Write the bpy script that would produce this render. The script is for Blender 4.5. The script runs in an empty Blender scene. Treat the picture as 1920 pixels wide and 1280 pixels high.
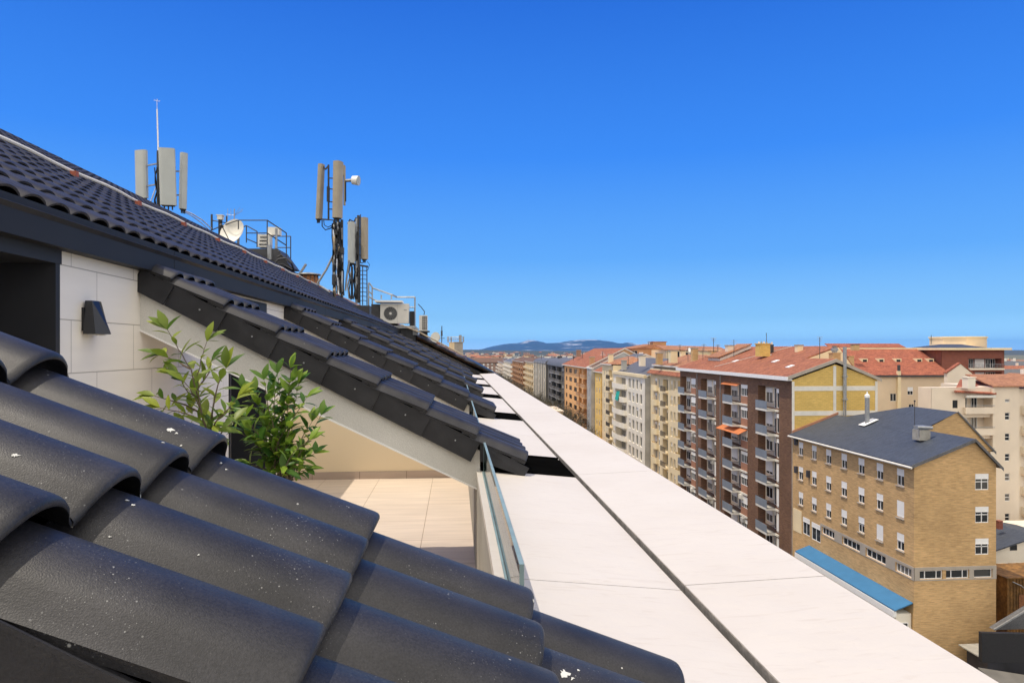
import bpy, math, random
from mathutils import Vector, Matrix, noise
random.seed(7)
scn = bpy.context.scene
COL = scn.collection
R = math.radians
GZ = -30.0                                   # street level; the eye is the origin

# ---------------------------------------------------------------- camera frame
F = 1280.0; HX = 960.0; HY = 655.0
TH = math.atan((960-855)/F); ST, CT = math.sin(TH), math.cos(TH)
def ray(px, py):
    xr = (px-HX)/F
    return Vector((ST+xr*CT, CT-xr*ST, (HY-py)/F))
def atD(px, py, d): return ray(px, py)*d
def atX(px, py, X):
    r = ray(px, py); return r*(X/r.x)
def atY(px, py, Y):
    r = ray(px, py); return r*(Y/r.y)
def atZ(px, py, Z):
    r = ray(px, py); return r*(Z/r.z)

# ---------------------------------------------------------------- materials
M = {}
def nmat(name, col, rough=0.8, var=0.15, scale=2.0, bump=0.0, bscale=30.0, metal=0.0, spec=0.4, col2=None, stretch=(1,1,1), detail=5, fine=0.0, fscale=60):
    m = bpy.data.materials.new(name); m.use_nodes = True
    nt = m.node_tree; N = nt.nodes; L = nt.links
    b = N['Principled BSDF']
    b.inputs['Roughness'].default_value = rough; b.inputs['Metallic'].default_value = metal
    b.inputs['Specular IOR Level'].default_value = spec
    g = N.new('ShaderNodeNewGeometry')
    mp = N.new('ShaderNodeVectorMath'); mp.operation = 'MULTIPLY'; mp.inputs[1].default_value = stretch
    L.new(g.outputs['Position'], mp.inputs[0])
    n = N.new('ShaderNodeTexNoise'); n.inputs['Scale'].default_value = scale; n.inputs['Detail'].default_value = detail
    L.new(mp.outputs[0], n.inputs['Vector'])
    r = N.new('ShaderNodeMapRange'); r.inputs[1].default_value = 0.3; r.inputs[2].default_value = 0.7
    L.new(n.outputs['Fac'], r.inputs[0])
    mx = N.new('ShaderNodeMix'); mx.data_type = 'RGBA'
    L.new(r.outputs[0], mx.inputs[0])
    if col2 is None:
        a = tuple(min(1, c*(1+var)) for c in col); d = tuple(c*(1-var) for c in col)
    else: a, d = col, col2
    mx.inputs[6].default_value = (*d, 1); mx.inputs[7].default_value = (*a, 1)
    out = mx.outputs[2]
    if fine:
        n2 = N.new('ShaderNodeTexNoise'); n2.inputs['Scale'].default_value = fscale; n2.inputs['Detail'].default_value = 3
        L.new(g.outputs['Position'], n2.inputs['Vector'])
        r2 = N.new('ShaderNodeMapRange'); r2.inputs[1].default_value = 0.3; r2.inputs[2].default_value = 0.7
        r2.inputs[3].default_value = 1-fine; r2.inputs[4].default_value = 1+fine
        L.new(n2.outputs['Fac'], r2.inputs[0])
        mm = N.new('ShaderNodeVectorMath'); mm.operation = 'SCALE'
        L.new(out, mm.inputs[0]); L.new(r2.outputs[0], mm.inputs['Scale']); out = mm.outputs[0]
    L.new(out, b.inputs['Base Color'])
    if bump:
        nb = N.new('ShaderNodeTexNoise'); nb.inputs['Scale'].default_value = bscale; nb.inputs['Detail'].default_value = 4
        L.new(g.outputs['Position'], nb.inputs['Vector'])
        bp = N.new('ShaderNodeBump'); bp.inputs['Strength'].default_value = 1; bp.inputs['Distance'].default_value = bump
        L.new(nb.outputs['Fac'], bp.inputs['Height']); L.new(bp.outputs[0], b.inputs['Normal'])
    M[name] = m
    return m, N, L, b, g, out

def brick(name, c1, c2, mortar, bw=0.5, bh=0.16, ms=0.012, streak=0.22, big=0.1, bump=0.0, mode='xy', rough=0.85, offset=0.5, var=0.0):
    """masonry mapped on position so it lies right on walls facing any way"""
    m = bpy.data.materials.new(name); m.use_nodes = True
    nt = m.node_tree; N = nt.nodes; L = nt.links; b = N['Principled BSDF']
    b.inputs['Roughness'].default_value = rough; b.inputs['Specular IOR Level'].default_value = 0.3
    g = N.new('ShaderNodeNewGeometry'); s = N.new('ShaderNodeSeparateXYZ'); L.new(g.outputs['Position'], s.inputs[0])
    c = N.new('ShaderNodeCombineXYZ')
    if mode == 'xy':
        a = N.new('ShaderNodeMath'); a.operation = 'ADD'; L.new(s.outputs[0], a.inputs[0]); L.new(s.outputs[1], a.inputs[1])
        L.new(a.outputs[0], c.inputs[0]); L.new(s.outputs[2], c.inputs[1])
    elif mode == 'floor':
        L.new(s.outputs[0], c.inputs[0]); L.new(s.outputs[1], c.inputs[1])
    elif mode == 'roofY':     # tiled slope running down X: rows along Y
        L.new(s.outputs[1], c.inputs[0]); L.new(s.outputs[0], c.inputs[1])
    mv = N.new('ShaderNodeVectorMath'); mv.operation = 'ADD'; mv.inputs[1].default_value = (0.33, 0.15, 0) if mode != 'xy' else (0.1, 0.815, 0)
    L.new(c.outputs[0], mv.inputs[0])
    t = N.new('ShaderNodeTexBrick'); L.new(mv.outputs[0], t.inputs['Vector'])
    t.inputs['Scale'].default_value = 1; t.inputs['Brick Width'].default_value = bw; t.inputs['Row Height'].default_value = bh
    t.inputs['Mortar Size'].default_value = ms; t.inputs['Mortar Smooth'].default_value = 0.1; t.offset = offset
    t.inputs['Color1'].default_value = (*c1, 1); t.inputs['Color2'].default_value = (*c2, 1); t.inputs['Mortar'].default_value = (*mortar, 1)
    sv = N.new('ShaderNodeVectorMath'); sv.operation = 'MULTIPLY'; sv.inputs[1].default_value = (1.5, 12, 1.5); L.new(c.outputs[0], sv.inputs[0])
    n = N.new('ShaderNodeTexNoise'); n.inputs['Scale'].default_value = 1.0; n.inputs['Detail'].default_value = 6; L.new(sv.outputs[0], n.inputs['Vector'])
    n2 = N.new('ShaderNodeTexNoise'); n2.inputs['Scale'].default_value = 0.25; n2.inputs['Detail'].default_value = 3; L.new(g.outputs['Position'], n2.inputs['Vector'])
    r1 = N.new('ShaderNodeMapRange'); r1.inputs[1].default_value = .3; r1.inputs[2].default_value = .7; r1.inputs[3].default_value = 1-streak; r1.inputs[4].default_value = 1+streak
    r2 = N.new('ShaderNodeMapRange'); r2.inputs[1].default_value = .3; r2.inputs[2].default_value = .7; r2.inputs[3].default_value = 1-big; r2.inputs[4].default_value = 1+big
    L.new(n.outputs[0], r1.inputs[0]); L.new(n2.outputs[0], r2.inputs[0])
    mu = N.new('ShaderNodeMath'); mu.operation = 'MULTIPLY'; L.new(r1.outputs[0], mu.inputs[0]); L.new(r2.outputs[0], mu.inputs[1])
    sc = N.new('ShaderNodeVectorMath'); sc.operation = 'SCALE'; L.new(t.outputs['Color'], sc.inputs[0]); L.new(mu.outputs[0], sc.inputs['Scale'])
    L.new(sc.outputs[0], b.inputs['Base Color'])
    if bump:
        bp = N.new('ShaderNodeBump'); bp.inputs['Distance'].default_value = bump; bp.invert = True
        L.new(t.outputs['Fac'], bp.inputs['Height']); L.new(bp.outputs[0], b.inputs['Normal'])
    M[name] = m
    return m

def tile_mat(name, col, specks=True):
    """engobed concrete roof tile: near black, mottled, dusty, with white specks of lime and droppings"""
    m, N, L, b, g, out = nmat(name, tuple(c*1.35 for c in col), 0.46, 0, 6.0, bump=0.0005, bscale=420, spec=0.42, col2=tuple(c*0.62 for c in col), stretch=(1, 1.6, 1), fine=0.30, fscale=230)
    if specks:
        last = out
        for sc, th, strength in ((21, 0.07, 0.75), (64, 0.11, 0.5), (160, .15, .35)):
            v = N.new('ShaderNodeTexVoronoi'); v.inputs['Scale'].default_value = sc; L.new(g.outputs['Position'], v.inputs['Vector'])
            gt = N.new('ShaderNodeMapRange'); gt.inputs[1].default_value = th; gt.inputs[2].default_value = th*0.55; gt.inputs[3].default_value = 0; gt.inputs[4].default_value = strength
            L.new(v.outputs['Distance'], gt.inputs[0])
            msk = N.new('ShaderNodeTexNoise'); msk.inputs['Scale'].default_value = 9 if sc < 50 else 5; L.new(g.outputs['Position'], msk.inputs['Vector'])
            gm = N.new('ShaderNodeMapRange'); gm.inputs[1].default_value = .49; gm.inputs[2].default_value = .60; L.new(msk.outputs['Fac'], gm.inputs[0])
            mu = N.new('ShaderNodeMath'); mu.operation = 'MULTIPLY'; L.new(gt.outputs[0], mu.inputs[0]); L.new(gm.outputs[0], mu.inputs[1])
            mx = N.new('ShaderNodeMix'); mx.data_type = 'RGBA'; L.new(mu.outputs[0], mx.inputs[0]); L.new(last, mx.inputs[6]); mx.inputs[7].default_value = (.45, .45, .43, 1)
            last = mx.outputs[2]
        L.new(last, b.inputs['Base Color'])
    return m

def glass_pane(name, col=(0.02, 0.025, 0.03), rough=0.06, vary=True, hi=(0.30, 0.28, 0.24)):
    m = bpy.data.materials.new(name); m.use_nodes = True
    nt = m.node_tree; N = nt.nodes; L = nt.links; b = N['Principled BSDF']
    b.inputs['Roughness'].default_value = rough; b.inputs['Specular IOR Level'].default_value = 0.6
    o = N.new('ShaderNodeObjectInfo'); cr = N.new('ShaderNodeMapRange'); cr.inputs[1].default_value = 0.68; cr.inputs[2].default_value = 1.0
    cr.inputs[3].default_value = 0; cr.inputs[4].default_value = 0.7
    L.new(o.outputs['Random'], cr.inputs[0])
    mx = N.new('ShaderNodeMix'); mx.data_type = 'RGBA'; L.new(cr.outputs[0], mx.inputs[0])
    mx.inputs[6].default_value = (*col, 1); mx.inputs[7].default_value = (*hi, 1)
    L.new(mx.outputs[2], b.inputs['Base Color']); M[name] = m

tile_mat('tile', (0.026, 0.025, 0.027))
tile_mat('tile_far', (0.031, 0.029, 0.030), specks=False)
nmat('plate', (0.018, 0.018, 0.021), 0.55, 0.25, 9, bump=0.0008, bscale=200, fine=0.2, fscale=200)
nmat('black_metal', (0.012, 0.012, 0.014), 0.45, 0.2, 5)
nmat('fascia_metal', (0.024, 0.025, 0.028), 0.62, 0.10, 1.5, spec=0.25)
nmat('recess_black', (0.003, 0.003, 0.003), 1.0, 0.2, 5, spec=0)  # near-black put in for the darkness of drain recess and tile gaps
nmat('lamp_metal', (0.018, 0.020, 0.025), 0.32, 0.05, 2, spec=.5)
nmat('door_metal', (0.032, 0.034, 0.040), 0.6, 0.08, 2, spec=0.25)
nmat('room_shade', (0.010, 0.011, 0.014), 0.8, 0.2, 2)  # near-black puts the shade inside the doorways into the colour
brick('cladding', (0.84, 0.80, 0.73), (0.81, 0.77, 0.705), (0.42, 0.39, 0.35), bw=0.83, bh=0.333, ms=0.003, streak=0.025, big=0.04, bump=0.002, rough=0.6, offset=0.37)
nmat('render_grey', (0.62, 0.61, 0.57), 0.9, 0.06, 3, bump=0.004, bscale=130, fine=0.09, fscale=160)
nmat('render_beige', (0.78, 0.65, 0.45), 0.9, 0.03, 0.8, bump=0.0006, bscale=90)
nmat('render_cream', (0.74, 0.66, 0.52), 0.85, 0.04, 1.2)
brick('floor_tile', (0.62, 0.52, 0.425), (0.66, 0.56, 0.46), (0.36, 0.27, 0.2), bw=0.755, bh=0.755, ms=0.003, streak=0.09, big=0.05, bump=0.0015, mode='floor', rough=0.5, offset=0.0)
brick('skirting', (0.42, 0.33, 0.27), (0.46, 0.37, 0.30), (0.2, 0.15, 0.12), bw=0.66, bh=2.0, ms=0.004, streak=0.05, big=0.03, rough=0.55, offset=0)
# stone slabs of the ledge: pale, faintly veined, dusty
def ledge_mat():
    m, N, L, b, g, out = nmat('ledge', (0.605, 0.562, 0.515), 0.62, 0, 1.4, col2=(0.565, 0.518, 0.468), bump=0.006, bscale=7, detail=6)
    mp = N.new('ShaderNodeVectorMath'); mp.operation = 'MULTIPLY'; mp.inputs[1].default_value = (4, 24, 4); L.new(g.outputs['Position'], mp.inputs[0])
    n = N.new('ShaderNodeTexNoise'); n.inputs['Scale'].default_value = 1.2; n.inputs['Detail'].default_value = 6; n.inputs['Distortion'].default_value = 1.2; L.new(mp.outputs[0], n.inputs['Vector'])
    r = N.new('ShaderNodeMapRange'); r.inputs[1].default_value = .56; r.inputs[2].default_value = .74; r.inputs[4].default_value = .6; L.new(n.outputs[0], r.inputs[0])
    mx = N.new('ShaderNodeMix'); mx.data_type = 'RGBA'; L.new(r.outputs[0], mx.inputs[0]); L.new(out, mx.inputs[6]); mx.inputs[7].default_value = (.50, .445, .39, 1)
    # a few droppings
    v = N.new('ShaderNodeTexVoronoi'); v.inputs['Scale'].default_value = 9; L.new(g.outputs['Position'], v.inputs['Vector'])
    gt = N.new('ShaderNodeMapRange'); gt.inputs[1].default_value = .05; gt.inputs[2].default_value = .02; gt.inputs[4].default_value = .5; L.new(v.outputs['Distance'], gt.inputs[0])
    m2 = N.new('ShaderNodeMix'); m2.data_type = 'RGBA'; L.new(gt.outputs[0], m2.inputs[0]); L.new(mx.outputs[2], m2.inputs[6]); m2.inputs[7].default_value = (.5, .45, .4, 1)
    L.new(m2.outputs[2], b.inputs['Base Color'])
ledge_mat()
nmat('slab_edge', (0.20, 0.185, 0.165), 0.9, 0.3, 12, fine=.2)
nmat('joint', (0.16, 0.13, 0.11), 0.9, 0.2, 12)
nmat('white_paint', (0.87, 0.86, 0.84), 0.5, 0.03, 2)
nmat('off_white', (0.76, 0.73, 0.66), 0.6, 0.08, 1.5)
nmat('ac_white', (0.70, 0.68, 0.63), 0.5, 0.05, 3)
nmat('panel_grey', (0.46, 0.48, 0.46), 0.45, 0.05, 3)
nmat('panel_beige', (0.36, 0.31, 0.235), 0.5, 0.10, 3)
nmat('galv', (0.34, 0.35, 0.36), 0.45, 0.2, 6, metal=0.5)
nmat('rail_dark', (0.05, 0.05, 0.055), 0.5, 0.2, 6)
nmat('cable_black', (0.012, 0.012, 0.013), 0.5, 0.2, 8)
nmat('cable_white', (0.62, 0.66, 0.75), 0.5, 0.1, 8)
nmat('cable_tan', (0.42, 0.34, 0.24), 0.6, 0.3, 8)
nmat('rust', (0.28, 0.12, 0.05), 0.85, 0.4, 9)
nmat('clip_red', (0.35, 0.10, 0.06), 0.7, 0.2, 9)
nmat('fan_grille', (0.055, 0.055, 0.055), 0.6, 0.3, 30)
nmat('dropping', (0.60, 0.60, 0.57), 0.8, 0.1, 60)
nmat('copper_roof', (0.19, 0.115, 0.075), 0.8, 0.35, 1.4, stretch=(1, 3, 1), fine=.25, fscale=9)
nmat('concrete', (0.36, 0.34, 0.30), 0.9, 0.15, 2)
# plants
nmat('bark', (0.13, 0.095, 0.065), 0.85, 0.25, 20)
nmat('twig', (0.20, 0.15, 0.09), 0.8, 0.25, 20)
def leaf_mat(name, c, c2):
    m = bpy.data.materials.new(name); m.use_nodes = True; N = m.node_tree.nodes; L = m.node_tree.links; b = N['Principled BSDF']
    g = N.new('ShaderNodeNewGeometry')
    cr = N.new('ShaderNodeValToRGB'); cr.color_ramp.elements[0].color = (*c, 1); cr.color_ramp.elements[1].color = (*c2, 1)
    L.new(g.outputs['Random Per Island'], cr.inputs[0]); L.new(cr.outputs[0], b.inputs['Base Color'])
    b.inputs['Roughness'].default_value = .42; b.inputs['Specular IOR Level'].default_value = .4
    t = N.new('ShaderNodeBsdfTranslucent'); L.new(cr.outputs[0], t.inputs['Color'])
    mx = N.new('ShaderNodeMixShader'); mx.inputs[0].default_value = .35
    L.new(b.outputs[0], mx.inputs[1]); L.new(t.outputs[0], mx.inputs[2]); L.new(mx.outputs[0], N['Material Output'].inputs['Surface']); M[name] = m
leaf_mat('leaf_light', (0.07, 0.15, 0.02), (0.33, 0.38, 0.04))
leaf_mat('leaf_dark', (0.035, 0.12, 0.02), (0.26, 0.38, 0.04))
leaf_mat('leaf_tree', (0.07, 0.075, 0.04), (0.16, 0.14, 0.08))
# city
brick('brick_tan', (0.62, 0.40, 0.19), (0.51, 0.32, 0.145), (0.55, 0.39, 0.21), bw=0.5, bh=0.14, ms=0.014, streak=0.19, big=0.13)
brick('brick_yellow', (0.74, 0.51, 0.155), (0.68, 0.46, 0.135), (0.5, 0.36, 0.14), bw=0.5, bh=0.2, ms=0.01, streak=0.12, big=0.08)
brick('brick_brown', (0.20, 0.105, 0.062), (0.145, 0.075, 0.048), (0.22, 0.14, 0.09), bw=0.5, bh=0.14, ms=0.015, streak=0.3, big=0.15)
brick('brick_pink', (0.42, 0.20, 0.12), (0.38, 0.18, 0.11), (0.4, 0.24, 0.17), streak=0.1)
brick('brick_orange', (0.56, 0.32, 0.16), (0.50, 0.28, 0.14), (0.5, 0.33, 0.2), streak=0.1)
brick('brick_red', (0.26, 0.085, 0.055), (0.22, 0.075, 0.05), (0.25, 0.11, 0.08), streak=0.15)
brick('brick_far', (0.34, 0.22, 0.16), (0.30, 0.19, 0.14), (0.32, 0.22, 0.17), streak=0.1)
nmat('stucco_cream', (0.84, 0.69, 0.44), 0.9, 0.07, 0.4)
nmat('stucco_pale', (0.80, 0.69, 0.55), 0.9, 0.06, 0.35)
nmat('stucco_peach', (0.76, 0.60, 0.41), 0.9, 0.06, 0.4)
nmat('stucco_orange', (0.80, 0.46, 0.20), 0.9, 0.06, 0.4)
nmat('stucco_yellow', (0.88, 0.60, 0.20), 0.9, 0.06, 0.4)
nmat('stucco_white', (0.86, 0.79, 0.66), 0.9, 0.06, 0.4)
nmat('stucco_grey', (0.42, 0.41, 0.39), 0.9, 0.22, 0.4)
nmat('stone_grey', (0.15, 0.14, 0.125), 0.7, 0.2, 0.5)
nmat('band_concrete', (0.42, 0.37, 0.31), 0.9, 0.1, 1)
nmat('slate', (0.055, 0.065, 0.085), 0.6, 0.22, 1.3, stretch=(1, 3, 1), fine=.2, fscale=8)
nmat('slate_grey', (0.12, 0.12, 0.125), 0.6, 0.25, 1.3, stretch=(1, 3, 1), fine=.2, fscale=8)
nmat('blue_sheet', (0.055, 0.20, 0.38), 0.45, 0.08, 1)
nmat('balcony_panel', (0.21, 0.24, 0.28), 0.5, 0.1, 1)
nmat('railing_bars', (0.10, 0.09, 0.085), 0.6, 0.1, 1)
nmat('awning_orange', (0.60, 0.20, 0.07), 0.8, 0.1, 1)
nmat('awning_green', (0.02, 0.36, 0.30), 0.8, 0.1, 1)
nmat('shop_dark', (0.05, 0.05, 0.06), 0.5, 0.4, 0.8)
nmat('ochre', (0.20, 0.10, 0.025), 0.7, 0.5, 0.9, fine=.35, fscale=4)
def roof_mat(name, c1, c2, axis='Y'):
    m, N, L, b, g, out = nmat(name, c1, 0.85, 0, 0.8, col2=c2, stretch=(1.0, 2.6, 1), detail=8, fine=.28, fscale=3.2, spec=.25)
    w = N.new('ShaderNodeTexWave'); w.bands_direction = axis; w.inputs['Scale'].default_value = 1.15; w.inputs['Distortion'].default_value = .6
    L.new(g.outputs['Position'], w.inputs['Vector'])
    bp = N.new('ShaderNodeBump'); bp.inputs['Distance'].default_value = .08; L.new(w.outputs['Fac'], bp.inputs['Height']); L.new(bp.outputs[0], b.inputs['Normal'])
roof_mat('roof_red', (0.45, 0.175, 0.095), (0.24, 0.09, 0.055))
roof_mat('roof_redx', (0.42, 0.14, 0.08), (0.26, 0.085, 0.055), 'X')
roof_mat('roof_orange', (0.46, 0.22, 0.12), (0.29, 0.135, 0.08))
roof_mat('roof_brown', (0.20, 0.12, 0.085), (0.13, 0.085, 0.065))
glass_pane('pane'); glass_pane('pane_dark', vary=False, hi=(0.06, 0.06, 0.06))
nmat('asphalt', (0.055, 0.055, 0.056), 0.9, 0.15, 0.5, fine=.15, fscale=20)
nmat('paving', (0.30, 0.28, 0.25), 0.85, 0.12, 0.6, fine=.1, fscale=9)
nmat('city_floor', (0.17, 0.15, 0.12), 0.95, 0.35, 0.03)
nmat('fields', (0.10, 0.115, 0.055), 0.95, 0, 0.0016, col2=(0.19, 0.155, 0.095), detail=9)
nmat('hill_green', (0.035, 0.048, 0.03), 0.95, 0, 0.002, col2=(0.085, 0.08, 0.058), detail=9)
def clear_glass():
    m = bpy.data.materials.new('clear_glass'); m.use_nodes = True; N = m.node_tree.nodes; L = m.node_tree.links
    N.remove(N['Principled BSDF'])
    t = N.new('ShaderNodeBsdfTransparent'); t.inputs[0].default_value = (.80, .88, .84, 1)
    gl = N.new('ShaderNodeBsdfGlossy'); gl.inputs['Roughness'].default_value = .01
    f = N.new('ShaderNodeFresnel'); f.inputs[0].default_value = 1.5
    mx = N.new('ShaderNodeMixShader'); L.new(f.outputs[0], mx.inputs[0]); L.new(t.outputs[0], mx.inputs[1]); L.new(gl.outputs[0], mx.inputs[2])
    L.new(mx.outputs[0], N['Material Output'].inputs['Surface']); M['clear_glass'] = m
clear_glass()
nmat('glass_edge', (0.20, 0.28, 0.29), 0.45, 0.15, 8, spec=.3)

# ---------------------------------------------------------------- mesh builder
WPOS = {}
class MB:
    def __init__(s): s.v = []; s.f = []; s.m = []; s.smooth = False
    def face(s, pts, mi=0):
        i = len(s.v); s.v += [tuple(p) for p in pts]; s.f.append(tuple(range(i, i+len(pts)))); s.m.append(mi)
    def raw(s, vs, fs, mi=0):
        i = len(s.v); s.v += [tuple(p) for p in vs]
        for f in fs: s.f.append(tuple(i+k for k in f)); s.m.append(mi)
    def box(s, x0, x1, y0, y1, z0, z1, mi=0):
        vs = [(x, y, z) for z in (z0, z1) for y in (y0, y1) for x in (x0, x1)]
        s.raw(vs, [(0, 2, 3, 1), (4, 5, 7, 6), (0, 1, 5, 4), (2, 6, 7, 3), (0, 4, 6, 2), (1, 3, 7, 5)], mi); return s
    def obox(s, c, ax, ay, az, mi=0):
        c = Vector(c); ax = Vector(ax); ay = Vector(ay); az = Vector(az)
        vs = [c+ax*i+ay*j+az*k for k in (-1, 1) for j in (-1, 1) for i in (-1, 1)]
        s.raw(vs, [(0, 2, 3, 1), (4, 5, 7, 6), (0, 1, 5, 4), (2, 6, 7, 3), (0, 4, 6, 2), (1, 3, 7, 5)], mi); return s
    def prism(s, poly, d, mi=0):
        """poly: 3D points of one face, extruded by vector d"""
        d = Vector(d); n = len(poly); a = [Vector(p) for p in poly]; b = [p+d for p in a]
        fs = [tuple(range(n-1, -1, -1)), tuple(range(n, 2*n))]+[(i, (i+1) % n, n+(i+1) % n, n+i) for i in range(n)]
        s.raw(a+b, fs, mi); return s
    def bar(s, a, b, w, h=None, mi=0):
        a = Vector(a); b = Vector(b); d = (b-a); L = d.length; d.normalize(); h = h or w
        up = Vector((0, 0, 1)) if abs(d.z) < .9 else Vector((0, 1, 0))
        sx = d.cross(up).normalized(); sy = sx.cross(d).normalized()
        s.obox((a+b)/2, d*(L/2), sx*(w/2), sy*(h/2), mi); return s
    def tube(s, pts, r, n=8, mi=0, cap=True):
        pts = [Vector(p) for p in pts]; k = len(pts); rs = r if isinstance(r, (list, tuple)) else [r]*k
        i0 = len(s.v); prev = None
        for i, p in enumerate(pts):
            t = (pts[min(i+1, k-1)]-pts[max(i-1, 0)]).normalized()
            if prev is None:
                up = Vector((0, 0, 1)) if abs(t.z) < .9 else Vector((1, 0, 0)); a = t.cross(up).normalized()
            else: a = (prev-t*prev.dot(t)).normalized()
            prev = a; bb = t.cross(a)
            for j in range(n):
                an = 2*math.pi*j/n; s.v.append(tuple(p+(a*math.cos(an)+bb*math.sin(an))*rs[i]))
        for i in range(k-1):
            for j in range(n):
                s.f.append((i0+i*n+j, i0+i*n+(j+1) % n, i0+(i+1)*n+(j+1) % n, i0+(i+1)*n+j)); s.m.append(mi)
        if cap:
            s.f.append(tuple(i0+j for j in range(n-1, -1, -1))); s.m.append(mi)
            s.f.append(tuple(i0+(k-1)*n+j for j in range(n))); s.m.append(mi)
        return s
    def mesh(s, name, mats, origin=(0, 0, 0), smooth=None):
        me = bpy.data.meshes.new(name); o = Vector(origin)
        me.from_pydata([tuple(Vector(p)-o) for p in s.v], [], s.f)
        mats = mats if isinstance(mats, (list, tuple)) else [mats]
        for m in mats: me.materials.append(M[m])
        if len(mats) > 1: me.polygons.foreach_set('material_index', s.m)
        if smooth or s.smooth:
            me.shade_smooth(); me.set_sharp_from_angle(angle=R(38))
        me.validate(); me.update(); return me
    def build(s, name, mats, parent=None, smooth=None):
        xs = [p[0] for p in s.v]; ys = [p[1] for p in s.v]; zs = [p[2] for p in s.v]
        o = Vector(((min(xs)+max(xs))/2, (min(ys)+max(ys))/2, min(zs)))
        return place(s.mesh(name, mats, o, smooth), name, o, parent)
def place(me, name, pos, parent=None, rz=0):
    ob = bpy.data.objects.new(name, me); COL.objects.link(ob); pos = Vector(pos)
    WPOS[ob.name] = pos
    if parent is not None:
        ob.parent = parent; ob.location = pos-WPOS[parent.name]
    else: ob.location = pos
    ob.rotation_euler = (0, 0, rz)
    return ob
def local(me, name, loc, parent):          # child placed in its parent's own frame
    ob = bpy.data.objects.new(name, me); COL.objects.link(ob); ob.parent = parent; ob.location = loc; WPOS[ob.name] = Vector(); return ob
def tag(o, label=None, cat=None, group=None, kind=None):
    if label: o['label'] = label
    if cat: o['category'] = cat
    if group: o['group'] = group
    if kind: o['kind'] = kind
    return o
def thing(name, loc, label, cat, group=None, rz=0):
    o = bpy.data.objects.new(name, None); COL.objects.link(o); o.location = loc; o.rotation_euler = (0, 0, rz); o.empty_display_size = .3
    WPOS[o.name] = Vector(loc); return tag(o, label, cat, group)
def copy_tree(o, parent=None):
    c = o.copy(); COL.objects.link(c); c.parent = parent
    for ch in o.children: copy_tree(ch, c)
    return c
# ================================================================ NEAR BUILDING
home = thing('apartment_building', (-6, 14, GZ), 'near building with black wave tiles, sloping tiled fin walls and pale stone ledge', 'building')
P = .235                                     # wave pitch
def wave_tile(mb, tip, along, up, side, L, lift, thick, A=.058, W=P, n=12, rounded=True, seed=0, drop=0):
    """one barrel tile: tip point (lower end, left edge), unit vectors up the slope / normal / across"""
    rr = random.Random(seed)
    tip = Vector(tip)+up*rr.uniform(-.0025, .0025)+along*rr.uniform(-.004, .004)
    tw = rr.uniform(-.006, .006)
    prof = []
    for i in range(n+1):
        u = i/n; v = (u-.07)/.86
        h = A*math.sin(math.pi*min(1, max(0, v)))**.66 if 0 < v < 1 else -.011
        prof.append((u*W, h))
    if drop: prof = [(.006, -drop), (.005, -drop*.4)]+prof; n += 2
    def row(t, dh, sc=1.0): 
        lf = lift*(1-t/L)
        return [tip+along*t+side*(y+tw*t*0)+up*(h*sc+lf+dh+tw*(y-W/2)) for y, h in prof]
    ts = [(0, -.013), (.003, -.006), (.009, -.0015), (.02, 0), (L*.35, 0), (L*.7, 0), (L, 0)] if rounded else [(0, -.004), (.01, 0), (L, 0)]
    rows = [row(t, dh) for t, dh in ts]
    vs = [p for r in rows for p in r]; m = n+1; fs = []
    for i in range(len(rows)-1):
        for j in range(n): fs.append((i*m+j, i*m+j+1, (i+1)*m+j+1, (i+1)*m+j))
    b0 = len(vs); vs += row(0, -thick); vs += row(.12, -thick)
    for j in range(n):
        fs.append((b0+j+1, b0+j, 0*m+j, 0*m+j+1)[::-1]); fs.append((b0+j, b0+j+1, b0+m+j+1, b0+m+j)[::-1])
    mb.raw(vs, fs)
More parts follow.
